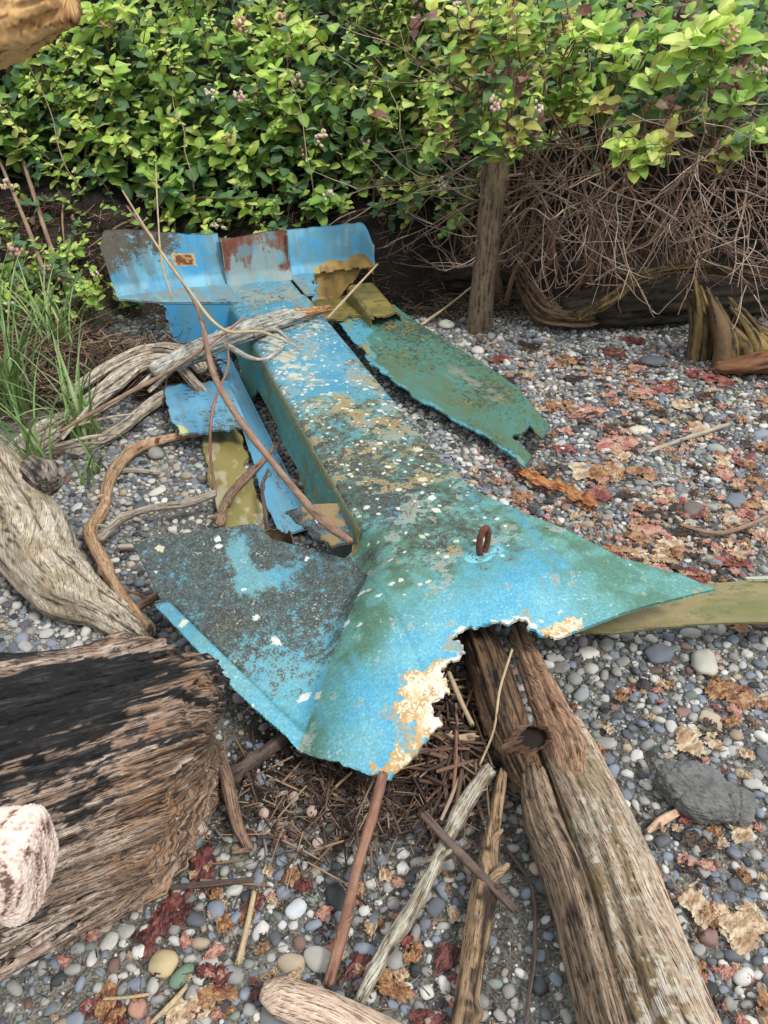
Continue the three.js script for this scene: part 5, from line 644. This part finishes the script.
// a shrub: sprays = [tip, dir, length, leaf length, tone]; the leaves that show largest are parts, the others one mass
function shrub(name, label, base, sprays, o = {}) {
  const { nInd = 230, seed = 1, group = 'shrubs of the bank', bells = 0, dark = .15, pairs = 5, spread = 1 } = o, R = rng(seed), root = thing(name, label, 'shrub', base, group), leaves = [], twigs = [];
  const rel = p => [p[0] - base[0], p[1] - base[1], p[2] - base[2]];
  sprays.forEach((s, si) => {
    const [tip, dir, len, ll, tone] = s, d = new THREE.Vector3(...dir).normalize(), t = new THREE.Vector3(...tip), st = t.clone().addScaledVector(d, -len); st.y -= .12 * len;
    const mid = t.clone().lerp(st, .5).add(new THREE.Vector3((R() - .5) * .05, .04 * len, (R() - .5) * .05)), A = rel(st.toArray()), B = rel(mid.toArray()), C = rel(t.toArray());
    twigs.push(sweep([[...A, .004], [...B, .0032], [...C, .0015]], { nu: 6, nv: 5, col: stemCol, closed: false }));
    const side0 = new THREE.Vector3(0, 1, 0).cross(d).normalize(), up0 = d.clone().cross(side0);
    const n = Math.max(2, Math.round(pairs * (.7 + .6 * R())));
    for (let i = 0; i < n; i++) for (const sg of [-1, 1]) {
      const f = 1 - (i + .15 * R()) / n * .85, p = st.clone().lerp(mid, Math.min(1, f * 2)).lerp(t, Math.max(0, f * 2 - 1));
      const sd = (i % 2 ? side0 : side0.clone().multiplyScalar(.55).addScaledVector(up0, .8)).clone().multiplyScalar(sg);
      const out = sd.multiplyScalar(spread).addScaledVector(d, .35 + .5 * (i === 0 ? 1 : R())).add(new THREE.Vector3((R() - .5) * .5, -.25 + .3 * R(), (R() - .5) * .5 + .12)).normalize();
      const nr = new THREE.Vector3((R() - .5) * .9, .75 + .3 * R(), .35 + .5 * R() - .1);
      const L = ll * (i === 0 ? .62 : .75 + .4 * R()) * (i > n - 2 ? .85 : 1);
      let tn = tone; const q = R(); if (tone === 'fresh' && (i > n * .6 ? q < .45 : q < .12)) tn = 'mid'; else if (tone === 'mid' && q < .2) tn = i === 0 ? 'fresh' : 'deep'; else if (q < .07) tn = 'blush'; else if (q > .95) tn = 'yellow';
      const pr = rel(p.toArray()), sc = seen(p.x, p.y, p.z); leaves.push({ m: leafMatrix(pr, out.toArray(), nr.toArray(), L), tn, k: Math.floor(R() * 4), c: Math.floor(R() * LC[tn].length), show: (sc[0] < -5 || sc[0] > 773 || sc[1] < -5 ? 0 : 1) * (o.front ? 1 : 1) * (L / sc[2]) * (.6 + .8 * sst(base[2] - .5, base[2] + .4, p.z)) });
    }
  });
  leaves.sort((a, b) => b.show - a.show);
  leaves.slice(0, nInd).forEach(l => { const m = mesh('leaf', LG[l.k], LM[l.tn][l.c], root); m.matrixAutoUpdate = true; l.m.decompose(m.position, m.quaternion, m.scale); });
  const rest = leaves.slice(nInd), col = new THREE.Color(); for (let k = 0; k < 2; k++) { const q = rest.filter((_, i) => i % 2 === k); if (!q.length) continue; const im = new THREE.InstancedMesh(LGs[k], leafWhite, q.length); im.name = 'foliage'; im.userData.kind = 'stuff'; im.castShadow = im.receiveShadow = true; q.forEach((l, i) => { im.setMatrixAt(i, l.m); const c = lin3(LC[l.tn][l.c]), f = .8 + .4 * R(); im.setColorAt(i, col.setRGB(c[0] * f, c[1] * f, c[2] * f)); }); root.add(im); }
  if (twigs.length) { const m = mesh('twigs', mergeGeometries(twigs), twigMat, root); m.userData.kind = 'stuff'; }
  for (let i = 0; i < (o.stems ?? 7); i++) { const s = sprays[Math.floor(R() * sprays.length)][0], e = rel(s); mesh('stem', sweep([[(R() - .5) * .2, -.05, (R() - .5) * .15 - .1, .009], [e[0] * .5 + (R() - .5) * .1, e[1] * .45, e[2] * .5 - .08, .007], [e[0], e[1] - .05, e[2] - .03, .003]], { nu: 18, nv: 6, disp: (l, a, r) => r * .5 * (vn(l * 18, a) - .5), col: stemCol, closed: false }), twigMat, root); }
  for (let i = 0; i < bells; i++) { const s = sprays[Math.floor(R() * sprays.length)], m = mesh('blossom', bellGeo, bellMats[i % 3], root), e = rel(s[0]); m.position.set(e[0] + (R() - .5) * .08, e[1] - .02 + .04 * R(), e[2] + .03 + .04 * R()); m.rotation.set(R(), R() * 6, R()); m.scale.setScalar(.9 + .6 * R()); }
  return root;
}
{
  const R = rng(11), gs = () => (R() + R() - 1);
  // the face of the thicket: how far forward it stands at x and height y
  const face = (x, y) => -4.02 - .30 * Math.max(0, y - .5) + .34 * (fbm(x * 1.7 + 5, y * 2.1, 3, 3) - .5) + .18 * sst(.5, .9, x) * sst(.7, 1, y);
  const SH = [[-2.25, 'snowberry_shrub', 'leafy green shrub at the far left edge behind the grass', 90], [-1.7, 'snowberry_shrub', 'bright green shrub with blossoms behind the left end of the transom', 120], [-1.15, 'snowberry_shrub', 'yellow-green shrub with fresh sprays behind the left transom panel', 130], [-.6, 'snowberry_shrub', 'mid green shrub behind the rusty mounting plate', 130], [-.08, 'snowberry_shrub', 'dark green shrub with pink-white blossoms behind the right transom panel', 120], [.4, 'snowberry_shrub', 'blushing low shrub crowding the upright trunk', 100]];
  SH.forEach(([cx, name, label, n], k) => {
    const sp = []; for (let i = 0; i < n * 1.15; i++) { const x = cx + .42 * gs() * 1.2, y = .30 + 1.42 * R(), dpt = R() * .5, z = face(x, y) - dpt; const g = ground(x, z); if (y < g + .05 || (y < .45 && cx > -.3)) continue;
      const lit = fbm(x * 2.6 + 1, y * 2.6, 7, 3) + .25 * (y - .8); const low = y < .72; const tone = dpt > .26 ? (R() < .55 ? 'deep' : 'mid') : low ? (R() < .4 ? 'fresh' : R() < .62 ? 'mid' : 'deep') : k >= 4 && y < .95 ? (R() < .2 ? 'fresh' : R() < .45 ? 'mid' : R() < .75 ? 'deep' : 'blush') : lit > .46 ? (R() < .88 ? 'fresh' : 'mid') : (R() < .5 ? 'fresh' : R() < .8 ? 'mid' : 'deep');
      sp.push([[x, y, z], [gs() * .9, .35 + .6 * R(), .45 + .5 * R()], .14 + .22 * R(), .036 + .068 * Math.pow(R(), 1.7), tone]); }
    if (k < 3) for (let i = 0; i < 34; i++) { const x = cx + .3 * gs() - (k === 2 ? .25 : 0), z = -3.45 - .5 * R(), g = ground(x, z); if (x > -1.32 && z > -3.8) continue; sp.push([[x, g + .1 + .3 * R(), z], [gs() * .9, .6 + .4 * R(), .4 * R()], .1 + .14 * R(), .04 + .035 * R(), R() < .45 ? 'fresh' : R() < .6 ? 'mid' : R() < .8 ? 'deep' : 'blush']); }
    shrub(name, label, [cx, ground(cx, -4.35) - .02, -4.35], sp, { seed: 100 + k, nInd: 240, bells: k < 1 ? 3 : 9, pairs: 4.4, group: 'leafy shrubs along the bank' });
  });
  // feathery undergrowth in the top middle
  { const sp = []; for (let i = 0; i < 170; i++) { const x = .22 + .34 * gs(), y = .95 + .75 * R(), z = face(x, y) - .1 - .25 * R(); sp.push([[x, y, z], [gs() * .6, .9, .25 + .3 * R()], .3 + .2 * R(), .032 + .012 * R(), R() < .35 ? 'fresh' : R() < .7 ? 'mid' : 'deep']); } shrub('feathery_shrub', 'fine-leaved feathery green shrub at the top middle', [.25, ground(.25, -4.6), -4.6], sp, { seed: 301, nInd: 60, pairs: 8, group: 'leafy shrubs along the bank', stems: 10 }); }
  // large-leaved shrub overhanging on the right
  const whorl = (px, py, z, ll, tone, n = 3) => { const a = spot(px, py, .5), k = z / a[2], p = [a[0] * k, EYE + (a[1] - EYE) * k, z]; return Array.from({ length: n }, (_, i) => [[p[0] + (R() - .5) * .05, p[1] + (R() - .5) * .05, p[2] + (R() - .5) * .05], [gs() * .8, .6 + .4 * R(), .55 + .4 * R()], .13 + .08 * R(), ll * (.85 + .3 * R()), tone]); };
  { const sp = []; for (const q of [[700, 40, -3.35, .12, 'fresh'], [660, 66, -3.4, .125, 'fresh'], [735, 35, -3.35, .115, 'fresh'], [625, 40, -3.45, .10, 'fresh'], [740, 95, -3.4, .10, 'mid'], [655, 145, -3.3, .10, 'fresh'], [672, 138, -3.32, .09, 'yellow'], [630, 135, -3.35, .08, 'fresh'], [602, 95, -3.45, .085, 'yellow'], [575, 30, -3.6, .09, 'mid'], [690, 90, -3.5, .1, 'deep'], [640, 105, -3.55, .1, 'deep'], [715, 70, -3.45, .1, 'mid'], [765, 60, -3.4, .1, 'mid'], [760, 130, -3.4, .085, 'mid'], [730, 150, -3.45, .07, 'yellow'], [600, 20, -3.6, .1, 'fresh'], [660, 20, -3.5, .11, 'mid'], [720, 8, -3.4, .11, 'fresh'], [790, 30, -3.4, .1, 'fresh']]) sp.push(...whorl(...q)); for (let i = 0; i < 70; i++) sp.push(...whorl(560 + 260 * R(), -20 + 160 * R(), -3.65 - .3 * R(), .075 + .03 * R(), R() < .5 ? 'deep' : R() < .7 ? 'mid' : 'blush', 1)); shrub('large_leaved_shrub', 'large-leaved yellow-green shrub overhanging the bank at right', [1.35, ground(1.35, -4.3), -4.3], sp, { seed: 401, nInd: 280, pairs: 2.6, bells: 9, group: 'leafy shrubs along the bank', spread: 1.1, stems: 12 }); }
  { const sp = []; for (let i = 0; i < 46; i++) sp.push(...whorl(470 + 110 * R(), 5 + 135 * R(), -3.7 - .3 * R(), .055 + .02 * R(), R() < .35 ? 'yellow' : R() < .6 ? 'fresh' : R() < .85 ? 'mid' : 'blush', 2)); shrub('small_leaved_shrub', 'small-leaved yellowing shrub above the upright trunk', [.72, ground(.72, -4.3), -4.3], sp, { seed: 402, nInd: 240, pairs: 3, bells: 5, group: 'leafy shrubs along the bank', stems: 8 }); }
  { const sp = []; for (let i = 0; i < 75; i++) sp.push(...whorl(425 + 120 * R(), -10 + 155 * R(), -3.40 - .14 * R(), .055 + .025 * R(), ['mid', 'deep', 'blush', 'fresh', 'yellow'][Math.floor(R() * 5)], 1)); shrub('hanging_spray', 'mixed green and blushing leaf spray hanging before the trunk top', [.5, 1.0, -3.5], sp, { seed: 403, nInd: 200, pairs: 3.4, bells: 4, group: 'leafy shrubs along the bank', stems: 5 }); }
  [[-1.95, .5, .5, 'thin bare stem rising at the left end of the leafy bank'], [-1.5, .62, .62, 'thin bare stem leaning right behind the left transom end'], [-.95, .6, .55, 'thin bare stem curving up behind the left transom panel'], [-.35, .58, .6, 'thin bare stem bending over the mounting plate'], [.12, .7, .5, 'thin bare stem left of the upright trunk top'], [.95, .75, .6, 'thin bare stem among the yellowing leaves right of the trunk']].forEach(([x, y, h, label], i) => { const z = face(x, .8) + .02, lx = gs() * .5, pts = [[0, 0, 0, .0034]]; for (let k = 1; k <= 6; k++) pts.push([lx * (k / 6) ** 1.6 + gs() * .035, h * k / 6 + gs() * .02, .05 * Math.sin(k) + gs() * .03, .0034 - .0004 * k]); const m = mesh('dead_stem', sweep(pts, { nu: 40, nv: 6, disp: (l, a, r) => r * .5 * (vn(l * 30, a) - .5), col: woodCol({ pale: [176, 158, 132], mid: [140, 120, 98], dark: [96, 78, 62], crack: .3, fl: 9, k: i }) }), twigMat); m.position.set(x, y, z); mark(m, label, 'stem', 'thin dead stems in the leafy bank'); });
  // deep growth up the bank behind, one dim mass of leaves
  { const root = thing('bank_undergrowth', 'dim mass of leaves filling the bank behind the shrubs', 'undergrowth'); root.userData.kind = 'stuff'; const N = 15000, im = new THREE.InstancedMesh(LGs[0], leafWhite, N), col = new THREE.Color(); im.name = 'foliage'; im.userData.kind = 'stuff'; im.castShadow = im.receiveShadow = true;
    for (let i = 0; i < N; i++) { const x = -3.6 + 7.4 * R(), z = -4.28 - 2.2 * Math.pow(R(), 1.5), g = ground(x, z), y0 = g + .05 + (.25 + .55 * R()) * R() + .25 * sst(-4.4, -5.2, z), y = x > .2 && y0 < .85 ? y0 + .6 + .5 * R() : y0; im.setMatrixAt(i, leafMatrix([x, y, z], [gs(), gs() * .5 - .1, gs() + .3], [gs() * .6, .8, .5 * R()], .06 + .05 * R())); const c = lin3(LC[R() < .5 ? 'deep' : R() < .75 ? 'mid' : 'fresh'][Math.floor(R() * 3)]), f = .7 + .4 * R(); im.setColorAt(i, col.setRGB(c[0] * f, c[1] * f, c[2] * f)); } root.add(im); }
}
// ------------------------------------------------------------------ bare tangled branches under the right-hand shrubs
{
  const R = rng(515), gs = () => R() + R() - 1;
  const tcols = [[158, 138, 122], [132, 108, 92], [104, 82, 70], [178, 160, 144], [120, 92, 78]].map(lin3);
  function grow(p, d, len, r, depth, out) {
    const pts = [[...p, r]], n = 5; let q = p.slice(), v = d.slice();
    for (let i = 1; i <= n; i++) { v = [v[0] + gs() * .26, v[1] + gs() * .24 + .01, v[2] + gs() * .2]; const m = Math.hypot(...v); v = v.map(x => x / m); q = q.map((x, k) => x + v[k] * len / n); if (Math.abs(q[0] - .47) < .22 && q[2] > -3.74) { q[2] = -3.74; v[2] = -Math.abs(v[2]); } if (q[1] < .3) { q[1] = .3; v[1] = Math.abs(v[1]); } pts.push([...q, r * (1 - .7 * i / n)]); if (depth > 0 && i > 1 && R() < .8) grow(q, [v[0] + gs() * 1.3, v[1] + gs() * 1.1, v[2] + gs() * .9], len * (.45 + .35 * R()), r * .62, depth - 1, out); }
    const c = tcols[Math.floor(R() * 5)]; out.push([pts, c]);
  }
  const tube = ([pts, c], o, hi) => sweep(pts.map(p => [p[0] - o[0], p[1] - o[1], p[2] - o[2], Math.max(.0009, p[3])]), { nu: hi ? 20 : 9, nv: hi ? 7 : 4, disp: hi ? (l, a, r) => r * .4 * (vn(l * 30, a) - .5) : null, col: (l, a) => { const f = .75 + .5 * vn(l * 40, a, 3); return c.map(x => x * f); }, closed: false });
  [[.74, 'bare tangled grey-brown shrub just right of the upright trunk', 24], [1.1, 'bare tangled shrub hanging over the black rotten log', 28], [1.6, 'bare tangled shrub hanging above the split stump', 28], [2.1, 'bare tangled shrub at the far right edge', 24]].forEach(([cx, label, n], k) => {
    const o = [cx, ground(cx, -4.2), -4.2], root = thing('bare_shrub', label, 'shrub', o, 'bare tangled shrubs under the bank'), all = [];
    for (let i = 0; i < n; i++) { const x = cx + gs() * .3, y = .55 + .55 * R(), z = -4.1 + .35 * R(), l = []; grow([x, y, z], [gs() * .8, -.25 + gs() * .5, .55 * R() + .1], .36 + .3 * R(), .0048 + .002 * R(), 2, l); const main = l.pop(); mesh('branch', tube(main, o, true), twigMat, root); all.push(...l.map(t => tube(t, o, false))); }
    const m = mesh('twigs', mergeGeometries(all), twigMat, root); m.userData.kind = 'stuff';
    // stools from which the branches spring
    for (let i = 0; i < 4; i++) mesh('stem', sweep([[gs() * .15, -.08, gs() * .1, .016], [gs() * .18, .25, .1 + gs() * .06, .012], [gs() * .3, .6, .2, .007]], { nu: 20, nv: 8, disp: (l, a, r) => r * .4 * (vn(l * 20, a) - .5), col: stemCol }), twigMat, root);
  });
}
// ------------------------------------------------------------------ coarse beach grass at the left
{
  const R = rng(616), gs = () => R() + R() - 1;
  const bm = [[122, 156, 88], [146, 172, 104], [102, 138, 80], [166, 178, 122], [190, 178, 128]].map(c => new THREE.MeshPhysicalMaterial({ color: new THREE.Color().setRGB(...lin3(c)), roughness: .6, transmission: .25, thickness: 0, side: THREE.DoubleSide }));
  const blade = (h, lean, az, w) => { const P = [], I = [], n = 9, ca = Math.cos(az), sa = Math.sin(az); for (let i = 0; i <= n; i++) { const u = i / n, r = lean * Math.pow(u, 1.8) * h, y = h * (u - .35 * lean * u * u * u), ww = w * (1 - Math.pow(u, 2.2)) + .0004, tw = .4 * u; for (const e of [-1, 0, 1]) P.push(ca * r - sa * e * ww * Math.cos(tw), y + (e ? .3 * ww : 0) + e * ww * Math.sin(tw), sa * r + ca * e * ww * Math.cos(tw)); } for (let i = 0; i < n; i++) for (let j = 0; j < 2; j++) { const a = i * 3 + j, b = a + 3; I.push(a, a + 1, b, a + 1, b + 1, b); } const g = new THREE.BufferGeometry(); g.setAttribute('position', new THREE.Float32BufferAttribute(P, 3)); g.setIndex(I); g.computeVertexNormals(); return g; };
  [[18, 420, .14, 48, .66, 'tall green grass tuft at the left edge by the driftwood'], [62, 350, .16, 40, .44, 'green grass tuft standing in the litter behind the driftwood'], [88, 440, .08, 34, .5, 'arching grass tuft in front of the gnarled driftwood'], [8, 330, .17, 44, .5, 'dense grass tuft at the far left below the bushes'], [40, 470, .1, 22, .52, 'grass tuft beside the root log'], [100, 480, .03, 9, .3, 'low grass tuft on pebbles by the hooked branch'], [-30, 380, .14, 24, .6, 'grass tuft cut off by the left edge']].forEach(([px, py, h, n, len, label]) => {
    const p = spot(px, py, h * .6); p[1] = Math.max(0, ground(p[0], p[2]) - .01); const t = thing('grass_tuft', label, 'grass', p, 'beach grass tufts at the left');
    for (let i = 0; i < n; i++) { const m = mesh('blade', blade(len * (.55 + .6 * R()), .25 + 1.1 * R() * R() + .1, R() * 6.28, .0035 + .003 * R()), bm[Math.floor(R() * (R() < .85 ? 4 : 5))], t); m.position.set(gs() * .07, 0, gs() * .07); }
  });
}
renderer.render(scene, camera);
